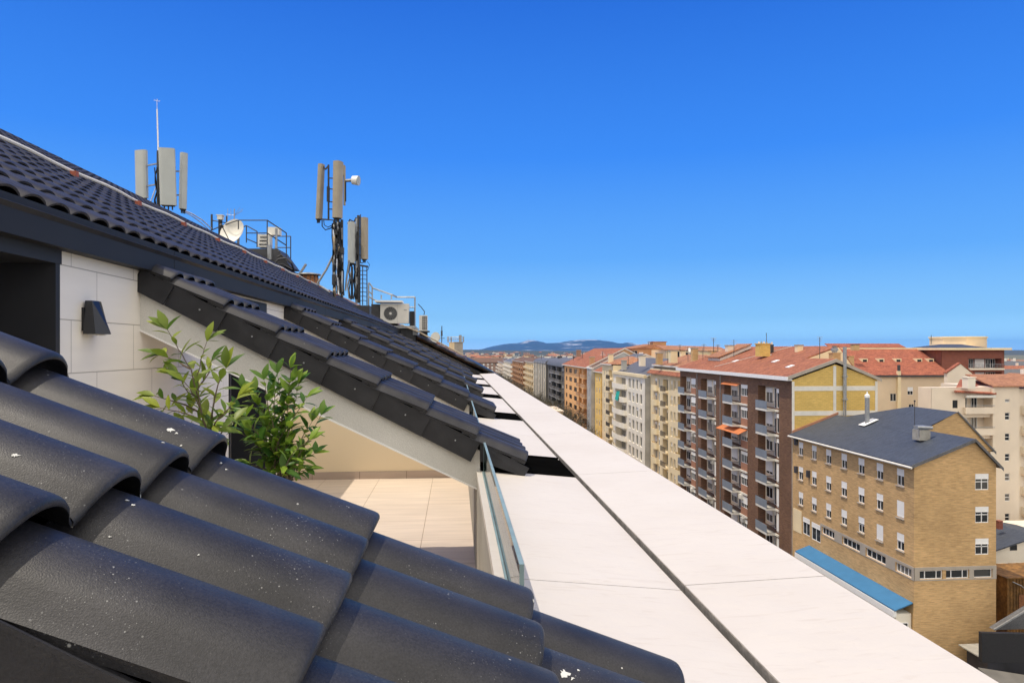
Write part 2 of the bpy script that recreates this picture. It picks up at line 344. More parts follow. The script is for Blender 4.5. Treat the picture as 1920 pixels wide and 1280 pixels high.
def fin(y0, k, nt, fine):
    """a sloping wall: render beam, side plates, four waves of tiles; y0 = near ridge line"""
    s = .523; ca = 1/math.sqrt(1+s*s); sa = s*ca
    along = Vector((-ca, 0, sa)); up = Vector((sa, 0, ca)); side = Vector((0, 1, 0))
    ya = y0-P/2; yb = ya+4*P; A = .054; g = .387; LF = .044 if k == 0 else .034
    def top(x): return -.535-s*x-.058          # wave-valley plane
    mb = MB(); mb.smooth = True
    n = int(round(2.95/g))+1
    for i in range(n):
        X = .6-g*i
        for j in range(4):
            t = Vector((X, ya+P*j, -.507-s*X))-up*(A+LF+.010)+Vector((-.012, -.007 if j == 0 else 0, 0))
            L = g/ca+.05
            if X-L*ca < -2.38: L = (X+2.38)/ca
            if L > .08: wave_tile(mb, t, along, up, side, L, LF+.010, .015, A, n=14 if fine else 8, rounded=fine, seed=k*100+i*4+j, drop=(.030 if j == 0 else 0))
    tc = mb.build('fin', ['tile'], home, smooth=True)
    if k == 0: tag(tc, 'large black wave-tiled sloping wall filling the lower left foreground')
    # plates on both flanks, each a lapped piece with a screw
    for sy, yy in ((-1, ya), (1, yb)):
        pm = MB()
        for i in range(n):
            X = .575-g*i; x1 = max(X-g*1.0, -2.38)
            if X < -2.3: continue
            if X < .3+.3: 
                a = Vector((X, yy, top(X)-.046)); b = Vector((x1, yy, top(x1)-.046)); dn = -up*.160
                q = [a+Vector((0, sy*.020, 0)), b+Vector((0, sy*.006, 0)), b+dn+Vector((0, sy*.006, 0)), a+dn+Vector((0, sy*.026, 0))]
                if i == 0:
                    q[3] = Vector((X-.04, yy+sy*.026, -1.003)); q[2] = Vector((x1, yy+sy*.006, max(-.995, (b+dn).z)))
                pm.prism(q, Vector((0, -sy*.014, 0)))
                # folded upper lip, set back under the tile
                pm.prism([a+up*.004+Vector((0, sy*.021, 0)), b+up*.004+Vector((0, sy*.009, 0)), b-up*.003+Vector((0, sy*.009, 0)), a-up*.003+Vector((0, sy*.021, 0))], Vector((0, sy*.004, 0)))
        pm.build('side_flashing', 'plate', tc)
        for i in range(1, n):
            X = .575-g*(i+.5)
            if X < -2.3: continue
            c = Vector((X, yy+sy*.018, top(X)-.12)); sm = MB(); sm.tube([c, c+Vector((0, sy*.008, 0))], .006, 8); sm.build('screw', 'galv', tc)
    # core under the tiles
    cm = MB()
    e = .062
    cm.prism([(-2.4, ya+.03, top(-2.4)-e), (.55, ya+.03, top(.55)-e), (.55, ya+.03, -1.0), (.2, ya+.03, -1.0), (.2, ya+.03, top(.2)-.10), (-2.4, ya+.03, top(-2.4)-.10)], (0, yb-ya-.06, 0))
    cm.build('fin_core', 'recess_black', tc)
    bm = MB()
    zl = -2.4*-s
    bb = lambda x: -1.118-.487*(x-.19)
    bm.prism([(-2.4, ya+.035, top(-2.4)-.11), (.19, ya+.035, top(.19)-.11), (.19, ya+.035, bb(.19)), (-2.4, ya+.035, bb(-2.4))], (0, yb-ya-.07, 0))
    bm.build('beam', 'render_grey', tc)
    em = MB(); em.prism([(-2.4, ya+.028, bb(-2.4)-.004), (.19, ya+.028, bb(.19)-.004), (.19, ya+.028, bb(.19)+.010), (-2.4, ya+.028, bb(-2.4)+.010)], (0, .007, 0)); em.build('beam_highlight', 'white_paint', tc)  # white strip painted as the highlight along the beam's lower edge
    if k >= 1:
        gm = MB()                                  # flat black plate painted as the dark drain recess beyond the fin
        gm.prism([(.50, ya+.10, lz(.5)+.004), (.967, ya+.10, lz(.967)+.004), (.967, ya+.10, lz(.967)-.01), (.50, ya+.10, lz(.5)-.01)], (0, .86, 0))
        gm.prism([(.50, ya+.97, lz(.5)+.022), (.955, ya+.97, lz(.955)+.022), (.955, ya+.97, lz(.955)-.01), (.50, ya+.97, lz(.5)-.01)], (0, .012, 0))
        gm.build('recess_dark', 'recess_black', home)
    return tc
lz = lambda x: -.944-.098*x
FY = [1.03, 5.5, 9.9, 14.35, 18.8, 23.2, 27.7]
for k, y in enumerate(FY): fin(y, k, 8, k < 2)

# main roof field
s = .5386; ca = 1/math.sqrt(1+s*s); sa = s*ca
along = Vector((-ca, 0, sa)); up = Vector((sa, 0, ca)); side = Vector((0, 1, 0))
mb = MB(); g = .335
nw = int((30.2+2)/P)
for i in range(16):
    X = -2.338-g*i
    for j in range(nw):
        y = -2+P*j
        if X < -5 and y < 1: continue
        wave_tile(mb, (X, y, -.378-s*X-.074), along, up, side, g/ca+.04, .026, .018, .036, n=8, rounded=False, seed=5000+i*200+j)
roof = mb.build('roof', ['tile_far'], home, smooth=True)
rb = MB()
rb.prism([(-2.28, -2, .76), (-7.62, -2, 3.62), (-9.6, -2, 2.6), (-13, -2, .8), (-13, -2, -.5), (-2.45, -2, .55)], (0, 32.2, 0))
rb.build('roof_deck', 'plate', home)
fm = MB()                                          # fascia in long folded sheets
ys = [-2, .9, 5.8, 12.3, 18.8, 25.2, 30.2]
for a, b in zip(ys, ys[1:]):
    fm.box(-2.33, -2.30, a+.004, b-.004, .60, .808)
    fm.box(-2.44, -2.33, a+.004, b-.004, .60, .615)
fm.build('fascia', 'fascia_metal', home)
# wall under the fascia with its openings
def wall_open(mb, o, U, Nn, u0, u1, z0, z1, rects, mi=0, mr=0):
    """wall plane from origin o along U, outward normal Nn; rects = (ua,ub,za,zb,depth) recesses"""
    o = Vector(o); U = Vector(U); Nn = Vector(Nn)
    us = sorted({u0, u1, *[r[0] for r in rects], *[r[1] for r in rects]}); zs = sorted({z0, z1, *[r[2] for r in rects], *[r[3] for r in rects]})
    us = [u for u in us if u0-1e-6 <= u <= u1+1e-6]; zs = [z for z in zs if z0-1e-6 <= z <= z1+1e-6]
    p = lambda u, z, d=0: o+U*u-Nn*d+Vector((0, 0, z))
    for a, b in zip(us, us[1:]):
        run = None
        for c, d in zip(zs, zs[1:]):
            m = (a+b)/2; k = (c+d)/2
            if any(r[0] < m < r[1] and r[2] < k < r[3] for r in rects):
                if run: mb.face([p(a, run[0]), p(b, run[0]), p(b, run[1]), p(a, run[1])], mi); run = None
            else: run = (run[0], d) if run else (c, d)
        if run: mb.face([p(a, run[0]), p(b, run[0]), p(b, run[1]), p(a, run[1])], mi)
    for ua, ub, za, zb, dp in rects:
        mb.face([p(ua, za), p(ub, za), p(ub, za, dp), p(ua, za, dp)], mr)
        mb.face([p(ua, zb), p(ua, zb, dp), p(ub, zb, dp), p(ub, zb)], mr)
        mb.face([p(ua, za), p(ua, za, dp), p(ua, zb, dp), p(ua, zb)], mr)
        mb.face([p(ub, za), p(ub, zb), p(ub, zb, dp), p(ub, za, dp)], mr)
wm = MB()
wall_open(wm, (-2.4, 0, 0), (0, 1, 0), (1, 0, 0), -2, 30.2, -1.84, .62, [(1.6, 4.33, -1.84, .53, .5), (7.45, 8.85, -1.84, .42, .4), (16, 18, -1.84, .3, .4)])
wm.build('wall', 'cladding', home)
dm = MB()                                          # first doorway: dark metal lining, head band, near-black block painted as the shaded inside
dm.box(-2.9, -2.385, 4.29, 4.335, -1.84, .53); dm.box(-2.9, -2.385, 1.6, 1.64, -1.84, .53)
dm.box(-2.9, -2.38, 1.5, 4.345, .515, .605)
dm.build('door_frame', 'door_metal', home)
rm = MB(); rm.box(-3.6, -2.9, 1.5, 4.6, -1.84, .7); rm.build('door_recess', 'room_shade', home)
dl = MB(); dl.box(-2.86, -2.83, 1.66, 3.7, -1.84, .5); dl.box(-2.84, -2.80, 3.6, 3.68, -1.84, .51); dl.build('sliding_door', 'door_metal', home)
dm = MB(); dm.box(-2.8, -2.388, 8.80, 8.856, -1.84, .42); dm.box(-2.79, -2.388, 7.455, 7.50, -1.84, .42); dm.box(-2.8, -2.385, 7.44, 8.86, .40, .575)
dm.build('door_frame', 'door_metal', home)
rm = MB(); rm.box(-3.2, -2.8, 7.3, 9.0, -1.84, .5); rm.build('door_recess', 'room_shade', home)
# terraces
tf = MB(); tf.box(-2.4, .165, -2, 30.2, -2.1, -1.84); tf.build('terrace_floor', 'floor_tile', home)
bw = MB(); bw.box(-2.4, .19, 9.95, 10.55, -1.84, .0); 
bw2 = MB(); bw2.prism([(-2.4, 9.86, -1.84), (.19, 9.86, -1.84), (.19, 9.86, -1.12), (-2.4, 9.86, .15)], (0, .6, 0)); bw2.build('end_wall', 'render_beige', home)
bw2 = MB(); bw2.prism([(-2.4, 18.8, -1.84), (.19, 18.8, -1.84), (.19, 18.8, -1.12), (-2.4, 18.8, .15)], (0, .6, 0)); bw2.build('end_wall', 'render_beige', home)
sk = MB(); sk.box(-2.4, .162, 9.845, 9.86, -1.84, -1.735); sk.build('skirting', 'skirting', home)
# upstand and the stone ledge
us_ = MB(); us_.box(.165, .20, -2, 30.2, -2.1, -1.0); us_.build('upstand', 'concrete', home)
lz = lambda x: -.944-.098*x
led = MB(); oz = lambda x: -1.018+.037*(x-.985)
y = -2.36
jm = MB()
while y < 28.3:
    a, b = y+.003, min(y+2.62, 28.6)-.003
    led.prism([(.162, a, lz(.162)), (.968, a, lz(.968)), (.968, a, lz(.968)-.05), (.162, a, lz(.162)-.05)], (0, b-a, 0), 0)
    y += 2.62
led.build('inner_ledge', ['ledge'], home)
led = MB(); y = -2.36
while y < 28.3:
    a, b = y+.003, min(y+2.62, 28.6)-.003
    led.prism([(.988, a, oz(.988)), (1.617, a, oz(1.617)), (1.617, a, oz(1.617)-.06), (.988, a, oz(.988)-.06)], (0, b-a, 0), 0)
    led.prism([(.985, a, oz(.985)-.004), (.9878, a, oz(.988)-.004), (.9878, a, -1.14), (.985, a, -1.14)], (0, b-a, 0), 1)
    y += 2.62
led.build('outer_ledge', ['ledge', 'slab_edge'], home)
bd = MB(); bd.box(.2, 1.57, -2.4, 28.6, -1.6, -1.11); bd.box(-13, 1.52, -2.4, 30.2, GZ, -2.1)
bd.build('facade', 'concrete', home)
# low glass balustrades standing in the ledge, one per terrace bay
for a, b in ((2.31, 5.36), (6.4, 9.75), (10.8, 14.2), (15.3, 18.6), (19.7, 23.0), (24.1, 27.5)):
    gm = MB(); gm.box(.216, .230, a+.004, b-.004, -.985, -.734); gp = gm.build('glass_balustrade', 'clear_glass', home)
    em = MB(); em.box(.215, .231, a, b, -.734, -.729); em.box(.215, .231, a, a+.004, -.985, -.734); em.box(.215, .231, b-.004, b, -.985, -.734)
    em.build('polished_edge', 'glass_edge', gp)
    cm = MB(); cm.box(.204, .214, a+.02, b, -.99, -.957); cm.box(.232, .236, a+.02, b, -.99, -.962); cm.build('channel', 'glass_edge', gp)
# bird droppings on the near tiles
def splat(c, u, v, r, seed):
    rr = random.Random(seed); c = Vector(c); u = Vector(u); v = Vector(v); n = u.cross(v).normalized()
    if n.z < 0: n = -n
    pts = []
    for i in range(14):
        a = 2*math.pi*i/14; q = r*rr.uniform(.45, 1.1)
        pts.append(c+u*math.cos(a)*q*1.5+v*math.sin(a)*q+n*.0)
    mb = MB(); mb.prism(pts, n*.003); return mb
# ================================================================ THINGS ON AND AT THE ROOF
# wall lamp beside the door
lamp = thing('wall_lamp', (-2.4, 4.66, .09), 'small black faceted wall lamp on the pale stone wall beside the dark doorway', 'lamp')
m = MB(); m.box(-2.4, -2.385, 4.60, 4.74, .12, .27); m.build('back_plate', 'black_metal', lamp)
m = MB(); zt, zb = .315, .10
top_ = [(-2.385, 4.615, zt), (-2.335, 4.60, zt), (-2.325, 4.66, zt), (-2.34, 4.725, zt), (-2.385, 4.725, zt)]
bot_ = [(-2.385, 4.59, zb), (-2.30, 4.575, zb), (-2.245, 4.66, zb), (-2.30, 4.755, zb), (-2.385, 4.755, zb)]
m.raw(top_+bot_, [(4, 3, 2, 1, 0), (5, 6, 7, 8, 9)]+[(i, (i+1) % 5, 5+(i+1) % 5, 5+i) for i in range(5)]); m.build('lamp_shade', 'lamp_metal', lamp)
m = MB(); m.box(-2.375, -2.31, 4.62, 4.72, .092, .0995); m.build('diffuser', 'off_white', lamp)

# ---- lightning cable along the roof
def rz_(x): return -.378-.5386*x-.02
cb = thing('lightning_cable', (-4.82, 14, rz_(-4.82)), 'long grey lightning conductor cable clipped along the black tiled roof', 'cable')
m = MB(); m.smooth = True; pts = []
y = 1.0
while y < 29.6:
    pts.append((-4.82+.012*math.sin(y*2.1), y, rz_(-4.82)+.055+.012*math.sin(y*3.3))); y += .4
m.tube(pts, .022, 6); m.build('conduit', 'off_white', cb)
m = MB(); m.tube([(p[0]-.07+.02*math.sin(p[1]*5), p[1], p[2]+.035+.02*math.sin(p[1]*4)) for p in pts], .008, 5); m.build('wire', 'cable_black', cb)
y = 7.2
while y < 29:
    m = MB(); m.box(-4.79, -4.72, y, y+.07, rz_(-4.76)-.01, rz_(-4.76)+.06); m.build('clip', 'clip_red', cb); y += 1.72

def panel(parent, px0, px1, py0, py1, d, mat, skew=0, thick=.12, yaw=0, lean=0):
    """sector antenna: tall rounded box facing roughly towards the street"""
    a = atD(px0, py0, d); b = atD(px1, py1, d); c = (a+b)/2; w = abs(b.x-a.x)/2; h = abs(a.z-b.z)/2
    ux = Vector((math.cos(yaw), math.sin(yaw), 0)); uy = Vector((-math.sin(yaw), math.cos(yaw), 0)); uz = Vector((lean, 0, 1)).normalized()
    m = MB(); n = 9; ring = []
    for i in range(n+1):                          # front bulges, back flat
        t = -1+2*i/n; ring.append((t*w, -thick*(.35+.65*math.sqrt(max(0, 1-t**4)))*.5))
    ring += [(w, thick*.5), (-w, thick*.5)]
    lo = [c+ux*x+uy*y-uz*h for x, y in ring]; m.prism(lo, uz*2*h); m.smooth = True
    o = m.build('panel_antenna', mat, parent)
    m = MB(); m.prism([c+ux*(x*.8)+uy*(y*.7)-uz*(h+.03) for x, y in ring], uz*.03)
    for q in (-.5, 0, .5): p = c+ux*w*q-uz*h; m.tube([p, p-uz*.12], .018, 6)
    m.build('connector', 'cable_black', o)
    return c, h, uy
# ---- antenna 1 behind the ridge
D1 = 18.66
p = atD(297, 400, D1)
an = thing('cell_antenna', (p.x, p.y, 3.1), 'three grey panel antennas round a short mast with tall white whip, behind the ridge', 'antenna')
m = MB(); m.tube([(p.x, p.y, 3.1), (p.x, p.y, atD(297, 283, D1).z)], .045, 10); m.build('pole', 'rail_dark', an, True)
m = MB(); m.tube([atD(297, 290, D1), atD(294.5, 205, D1)], [.022, .018], 8); m.tube([atD(294.5, 205, D1), atD(294.3, 186, D1)], .006, 6)
q = atD(294.4, 190, D1)
for a in range(6): m.tube([q, q+Vector((.09*math.cos(a*1.05), .09*math.sin(a*1.05), .02))], .003, 4)
m.build('whip', 'white_paint', an, True)
for (x0, x1, y0, y1, dd, yaw, ln) in ((252, 277, 282, 372, .25, -.35, -.02), (300, 328, 278, 385, -.35, .12, -.03), (338, 351, 287, 392, .05, .95, .02)):
    c, h, uy = panel(an, x0, x1, y0, y1, D1+dd, 'panel_grey', yaw=yaw, lean=ln, thick=.11)
    m = MB()
    for zz in (.35, -.5):
        e = Vector((p.x, p.y, c.z+h*zz)); m.bar(e, c+Vector((0, 0, h*zz))+uy*.05, .035)
    m.build('bracket', 'galv', an)
m = MB(); rr = random.Random(3)
for k in range(7):
    z0 = 3.2; x = p.x+rr.uniform(-.09, .09); yy = p.y-.05+rr.uniform(-.05, .05)
    m.tube([(x+rr.uniform(-.04, .04), yy, z0+i*.22) for i in range(9)], .016, 5)
m.build('cable_bundle', 'cable_black', an)
m = MB()
for k in range(3):
    a = atD(268+k*5, 375, D1); b = atD(286, 378-2*k, D1)
    m.tube([a, (a+b)/2+Vector((0, 0, -.12)), b+Vector((0, 0, .1)), atD(292, 352, D1)], .011, 5)
a = atD(340, 392, D1); m.tube([a, atD(362, 402, D1+1), atD(380, 413, D1+2.5), atD(396, 428, D1+4.5)], .02, 6)
a = atD(340, 394, D1); m.tube([a, atD(360, 405, D1+1), atD(378, 418, D1+2.5), atD(393, 432, D1+4.5)], .014, 6)
m.build('jumper_cable', 'cable_white', an)
m = MB(); m.box(p.x-.08, p.x+.62, p.y-.12, p.y+.12, 3.1, 3.42)
for k in range(4): m.box(p.x+.05+.15*k, p.x+.14+.15*k, p.y-.2, p.y-.1, 3.25, 3.48)
m.build('equipment_box', 'rail_dark', an)

# ---- platform with guard rail, dish and small cabinets behind the ridge
D2 = 26.3
def rail(mb, pts, r=.022):
    for a, b in zip(pts, pts[1:]): mb.tube([a, b], r, 6)
A_ = lambda x, y, dd=0: atD(x, y, D2+dd)
pf = thing('roof_platform', (A_(480, 475).x, A_(480, 475).y, 2.2), 'raised roof platform with bent dark guard rail carrying cabinets behind the ridge', 'platform')
m = MB(); c0 = A_(460, 466); c1 = A_(545, 466)
m.prism([c0, A_(520, 466), A_(545, 500), A_(470, 500)], (0, 1.6, 0)); m.build('deck', 'rail_dark', pf)
m = MB(); m.tube([A_(505, 460), A_(506, 487)], .09, 8); m.build('support', 'galv', pf, True)
m = MB()
rail(m, [A_(396, 432, 1), A_(414, 424, 1), A_(447, 413, .5), A_(501, 413), A_(537, 437, .6), A_(537, 490, .6)])
rail(m, [A_(501, 413), A_(501, 466)]); rail(m, [A_(447, 413, .5), A_(447, 430, .5)])
rail(m, [A_(462, 423, 1.5), A_(482, 434, 1.2), A_(482, 464, 1.2)]); rail(m, [A_(462, 423, 1.5), A_(462, 455, 1.5)]); rail(m, [A_(452, 427, 1.5), A_(462, 423, 1.5)])
rail(m, [A_(463, 437, 1.4), A_(501, 437), A_(537, 460, .6)]); rail(m, [A_(463, 448, 1.4), A_(482, 456, 1)])
rail(m, [A_(518, 443, 1.6), A_(545, 443, 1.6), A_(545, 505, 1.6)]); rail(m, [A_(515, 464, 1.6), A_(545, 464, 1.6)]); rail(m, [A_(545, 505, 1.6), A_(537, 502, .6)])
rail(m, [A_(397, 402, 1), A_(397, 432, 1)], .04); rail(m, [A_(397, 413, 1), A_(424, 418, 1)]); rail(m, [A_(425, 405, 1), A_(425, 420, 1)], .03)
m.build('guard_rail', 'rail_dark', pf)
m = MB(); c = A_(494, 463, .4)
m.box(c.x-.22, c.x+.24, c.y, c.y+.4, c.z, c.z+.5); m.build('cabinet', 'off_white', pf)
m = MB()
for k in range(3): m.box(c.x-.16+.02*k, c.x+.12, c.y-.03, c.y, c.z+.08+.14*k, c.z+.12+.14*k)
m.build('louvre', 'rail_dark', pf)
m = MB(); c2 = A_(513, 438, .7); m.box(c2.x-.22, c2.x+.22, c2.y, c2.y+.35, c2.z-.05, c2.z+.26); m.build('cabinet', 'off_white', pf)
m = MB(); c3 = A_(518, 466, .3); m.tube([A_(518, 428, .3), A_(518, 480, .3)], .05, 8); m.build('post', 'galv', pf, True)
m = MB()
m.tube([A_(522, 470), A_(530, 480, .3), A_(541, 488, .3), A_(545, 500, .5)], .035, 6); m.tube([A_(520, 482), A_(528, 478), A_(538, 490)], .03, 6)
m.build('duct', 'rail_dark', pf)
# dish
q = A_(440, 438, .8)
ds = thing('satellite_dish', (q.x, q.y, 2.6), 'large pale satellite dish leaning at the left of the roof platform', 'satellite dish')
m = MB(); m.smooth = True; ax = Vector((-.30, -.85, .35)).normalized(); u = ax.cross(Vector((0, 0, 1))).normalized(); v = u.cross(ax)
rings = []; Rr = .52; n = 28
for k in range(7):
    t = k/6; rings.append([q+(u*math.cos(2*math.pi*j/n)+v*1.05*math.sin(2*math.pi*j/n))*Rr*t+ax*(.20*t*t) for j in range(n)])
back = [[pp-ax*.015 for pp in r_] for r_ in rings]
vs = [pp for r_ in rings+back for pp in r_]; fs = []
for lay, fl in ((0, 1), (7, 0)):
    for k in range(6):
        for j in range(n):
            f = ((lay+k)*n+j, (lay+k)*n+(j+1) % n, (lay+k+1)*n+(j+1) % n, (lay+k+1)*n+j); fs.append(f if fl else f[::-1])
for j in range(n): fs.append((6*n+j, 6*n+(j+1) % n, 13*n+(j+1) % n, 13*n+j))
m.raw(vs, fs); m.build('reflector', 'off_white', ds, True)
m = MB(); m.tube([q-v*Rr, q+ax*.75-v*.12], .018, 6); m.tube([q+ax*.72-v*.14, q+ax*.86-v*.1], .05, 8); m.build('feed_arm', 'rail_dark', ds)
m = MB(); m.tube([q-ax*.03, q-ax*.25, (q.x, q.y+.3, 2.6)], .05, 8); m.build('mount', 'galv', ds)
# small yagi aerial and short camera post
q = A_(436, 410, 1.5)
ya_ = thing('yagi_aerial', (A_(437, 432, 1.5).x, q.y, 2.9), 'thin comb shaped television aerial above the satellite dish', 'aerial')
m = MB(); m.tube([(q.x, q.y, 2.9), A_(439.5, 392, 1.5)], .02, 6); m.build('mast', 'galv', ya_)
m = MB(); m.tube([A_(424, 402, 1.5), A_(441, 404, 1.5), A_(455, 395, 1.5)], .008, 5)
for x in (427, 433): m.tube([A_(x, 391, 1.5), A_(x, 411, 1.5)], .008, 5)
m.tube([A_(440, 403, 1.5), A_(456, 391, 1.5)], .006, 4); m.tube([A_(440, 403, 1.5), A_(450, 389, 1.5)], .006, 4); m.build('element', 'galv', ya_)
cp = thing('camera_post', (A_(413, 440, 1).x, A_(413, 440, 1).y, 2.7), 'short black post with small white camera head beside the leftmost rail', 'camera')
a = A_(413, 440, 1); m = MB(); m.tube([(a.x, a.y, 2.7), A_(413, 412, 1)], .08, 8); m.build('post', 'cable_black', cp, True)
m = MB(); b = A_(413, 408, 1); m.box(b.x-.09, b.x+.09, b.y-.1, b.y+.14, b.z-.09, b.z+.07); m.box(b.x-.13, b.x+.13, b.y-.12, b.y+.16, b.z+.07, b.z+.10); m.build('camera_head', 'off_white', cp)

# ---- round rusty ventilator with its bent cowl
q = atD(578, 517, 27)
vt = thing('roof_ventilator', (q.x, q.y, 1.9), 'round rusty roof ventilator under a flat pale disc cover', 'ventilator')
m = MB(); m.smooth = True; m.tube([(q.x, q.y, 1.9), (q.x, q.y, q.z-.3), (q.x, q.y, q.z+.02)], [.42, .44, .36], 20); m.build('drum', 'rust', vt, True)
m = MB()
for k in range(14):
    a = 2*math.pi*k/14; m.bar((q.x+.45*math.cos(a), q.y+.45*math.sin(a), q.z-.55), (q.x+.37*math.cos(a+.3), q.y+.37*math.sin(a+.3), q.z+.0), .02, .06)
m.build('vane', 'rail_dark', vt)
m = MB(); m.smooth = True; m.tube([(q.x, q.y, q.z+.03), (q.x, q.y, q.z+.07), (q.x, q.y, q.z+.13)], [.5, .48, .12], 24); m.build('cover', 'galv', vt, True)
m = MB(); m.bar(atD(558, 520, 26.6), atD(574, 495, 26.6), .13, .06); m.build('strut', 'galv', vt)
q = atD(529, 492, 26)
m = MB(); m.tube([atD(516, 493, 26), atD(522, 486, 26), atD(536, 484, 26), atD(546, 492, 26), atD(552, 508, 26.5)], .04, 8)
m.tube([atD(516, 497, 26), atD(530, 495, 26), atD(548, 505, 26)], .03, 8)
tag(m.build('bent_pipe', 'rail_dark', None), 'bent dark pipes lying on the ridge right of the platform', 'pipe')

# ---- big antenna mast standing on the slope
D3 = 21.6
B_ = lambda x, y, dd=0: atD(x, y, D3+dd)
b0 = B_(634, 556)
mt = thing('cell_mast', (b0.x, b0.y, b0.z), 'tall dark lattice mast wrapped in cables with two slim beige panel antennas', 'antenna mast')
m = MB()
for x in (627, 641): m.tube([B_(x, 558), B_(x, 412)], .045, 8)
m.tube([B_(634, 548, .3), B_(634, 330, .3)], .05, 8); m.build('pole', 'rail_dark', mt, True)
m = MB()
for y in range(420, 555, 14): m.bar(B_(625, y), B_(643, y+3), .05, .03)
m.build('cross_brace', 'galv', mt)
panel(mt, 595, 604.5, 308, 411, D3, 'panel_beige', yaw=-.3, lean=.045, thick=.2)
panel(mt, 625, 640, 303, 409, D3-.25, 'panel_beige', yaw=-.35, lean=.015, thick=.26)
m = MB(); m.tube([B_(616, 309), B_(616, 413)], .03, 8); m.tube([B_(615.5, 350), B_(615.5, 378)], .05, 8); m.build('side_pole', 'rail_dark', mt, True)
m = MB()
for y, y2 in ((334, 335), (354, 356), (378, 380), (392, 393), (412, 414)): m.bar(B_(616, y), B_(634, y2), .03)
m.bar(B_(604, 309), B_(610, 318), .04); m.bar(B_(610, 318), B_(616, 311), .04); m.bar(B_(602, 411), B_(616, 412), .04)
m.build('bracket', 'rail_dark', mt)
m = MB(); m.tube([B_(646, 312), B_(646, 385)], .035, 8); m.tube([B_(644, 310), B_(644, 330)], .05, 8); m.build('side_pole', 'panel_beige', mt, True)
m = MB(); m.tube([B_(647.5, 340), B_(647.5, 378)], .03, 8); m.build('side_pole', 'cable_black', mt, True)
q = B_(661, 338)
m = MB(); m.smooth = True; m.tube([q, q+Vector((.18, -.04, -.02))], [.13, .15], 20); m.build('drum_dish', 'white_paint', mt, True)
m = MB(); m.tube([q+Vector((.18, -.04, -.02)), q+Vector((.20, -.045, -.022))], .152, 20); m.build('radome', 'panel_grey', mt, True)
m = MB(); m.tube([B_(648, 339), q], .05, 8); m.build('dish_arm', 'galv', mt)
m = MB(); m.tube([B_(628, 472), B_(612, 505), B_(595, 532)], .035, 8); m.tube([B_(655, 488), B_(650, 520), B_(648, 545)], .03, 8)
m.tube([B_(596, 533), B_(618, 548)], .03, 6); m.build('strut', 'galv', mt)
rr = random.Random(11)
for name, mat, cnt, rad, w in (('cable_bundle', 'cable_black', 13, .024, 11), ('sleeved_cable', 'cable_tan', 2, .03, 9), ('sleeved_cable', 'cable_white', 2, .018, 13), ('riser_pipe', 'galv', 3, .03, 11)):
    m = MB()
    for k in range(cnt):
        x = rr.uniform(624, 645); pts = []
        for i in range(11):
            x += rr.uniform(-1.7, 1.7)*(.4 if mat == 'galv' else 1); x = min(max(x, 634-w), 634+w); y = rr.uniform(414, 425)+i*13.5
            if y > 558: break
            pts.append(B_(x, y, rr.uniform(-.25, .1)))
        m.tube(pts, rad*rr.uniform(.7, 1.4), 6)
    m.build(name, mat, mt, True)
m = MB(); m.tube([B_(604, 413), B_(604, 424), B_(610, 431), B_(620, 428), B_(628, 418)], .018, 6); m.tube([B_(607, 413), B_(608, 422), B_(615, 426), B_(625, 421)], .014, 6); m.build('jumper_cable', 'cable_black', mt, True)
for (x, y, w, h) in ((629, 436, .2, .16), (630, 454, .18, .2), (641, 470, .12, .2), (627, 525, .12, .32)):
    m = MB(); c = B_(x, y, -.05); m.box(c.x-w/2, c.x+w/2, c.y-.1, c.y+.1, c.z-h/2, c.z+h/2); m.build('equipment_box', 'rail_dark', mt)
# second, lower mast right behind
D4 = 23.6
C_ = lambda x, y, dd=0: atD(x, y, D4+dd)
b1 = C_(668, 560)
m2 = thing('cell_mast', (b1.x, b1.y, b1.z), 'shorter dark mast with grey and beige panels and a ladder cage at its foot', 'antenna mast')
m = MB(); m.tube([C_(669, 568), C_(669, 410)], .05, 8); m.tube([C_(664, 420), C_(664, 490)], .07, 8); m.build('pole', 'galv', m2, True)
m = MB(); m.tube([C_(672, 568), C_(672, 404)], .05, 8); m.tube([C_(660, 500), C_(660, 560)], .04, 8); m.build('pole', 'rail_dark', m2, True)
panel(m2, 653, 663, 416, 493, D4-.2, 'panel_grey', yaw=-.5, thick=.2)
panel(m2, 678, 688, 408, 486, D4, 'panel_beige', yaw=-.5, thick=.2)
m = MB()
for y in (408, 428, 443, 458, 478, 492): m.bar(C_(670, y), C_(680, y+1), .03)
m.bar(C_(655, 494), C_(690, 500), .06); m.bar(C_(676, 402), C_(676, 492), .03); m.build('bracket', 'rail_dark', m2)
m = MB()
for x in (675, 680, 688): m.tube([C_(x, 500), C_(x, 572)], .018, 6)
for y in range(508, 572, 8): m.tube([C_(672, y), C_(681, y-1, -.3), C_(688, y)], .012, 5)
m.build('ladder_cage', 'rail_dark', m2)
m = MB()
for k in range(7):
    x = 655+rr.uniform(-2, 16); m.tube([C_(x+rr.uniform(-2, 2), 425+i*17, rr.uniform(-.2, .2)) for i in range(9)], .022, 5)
m.tube([C_(652, 420), C_(656, 412), C_(664, 416), C_(668, 408)], .03, 6); m.tube([C_(688, 490), C_(693, 496), C_(690, 506), C_(682, 508)], .01, 5)
m.build('cable_bundle', 'cable_black', m2, True)
m = MB(); m.tube([C_(660, 505), C_(652, 535), C_(655, 560)], .03, 6); m.build('strut', 'galv', m2)
m = MB(); c = C_(672, 572); m.box(c.x-.35, c.x+.4, c.y-.2, c.y+.3, c.z-.6, c.z-.02); m.build('plinth', 'rail_dark', m2)

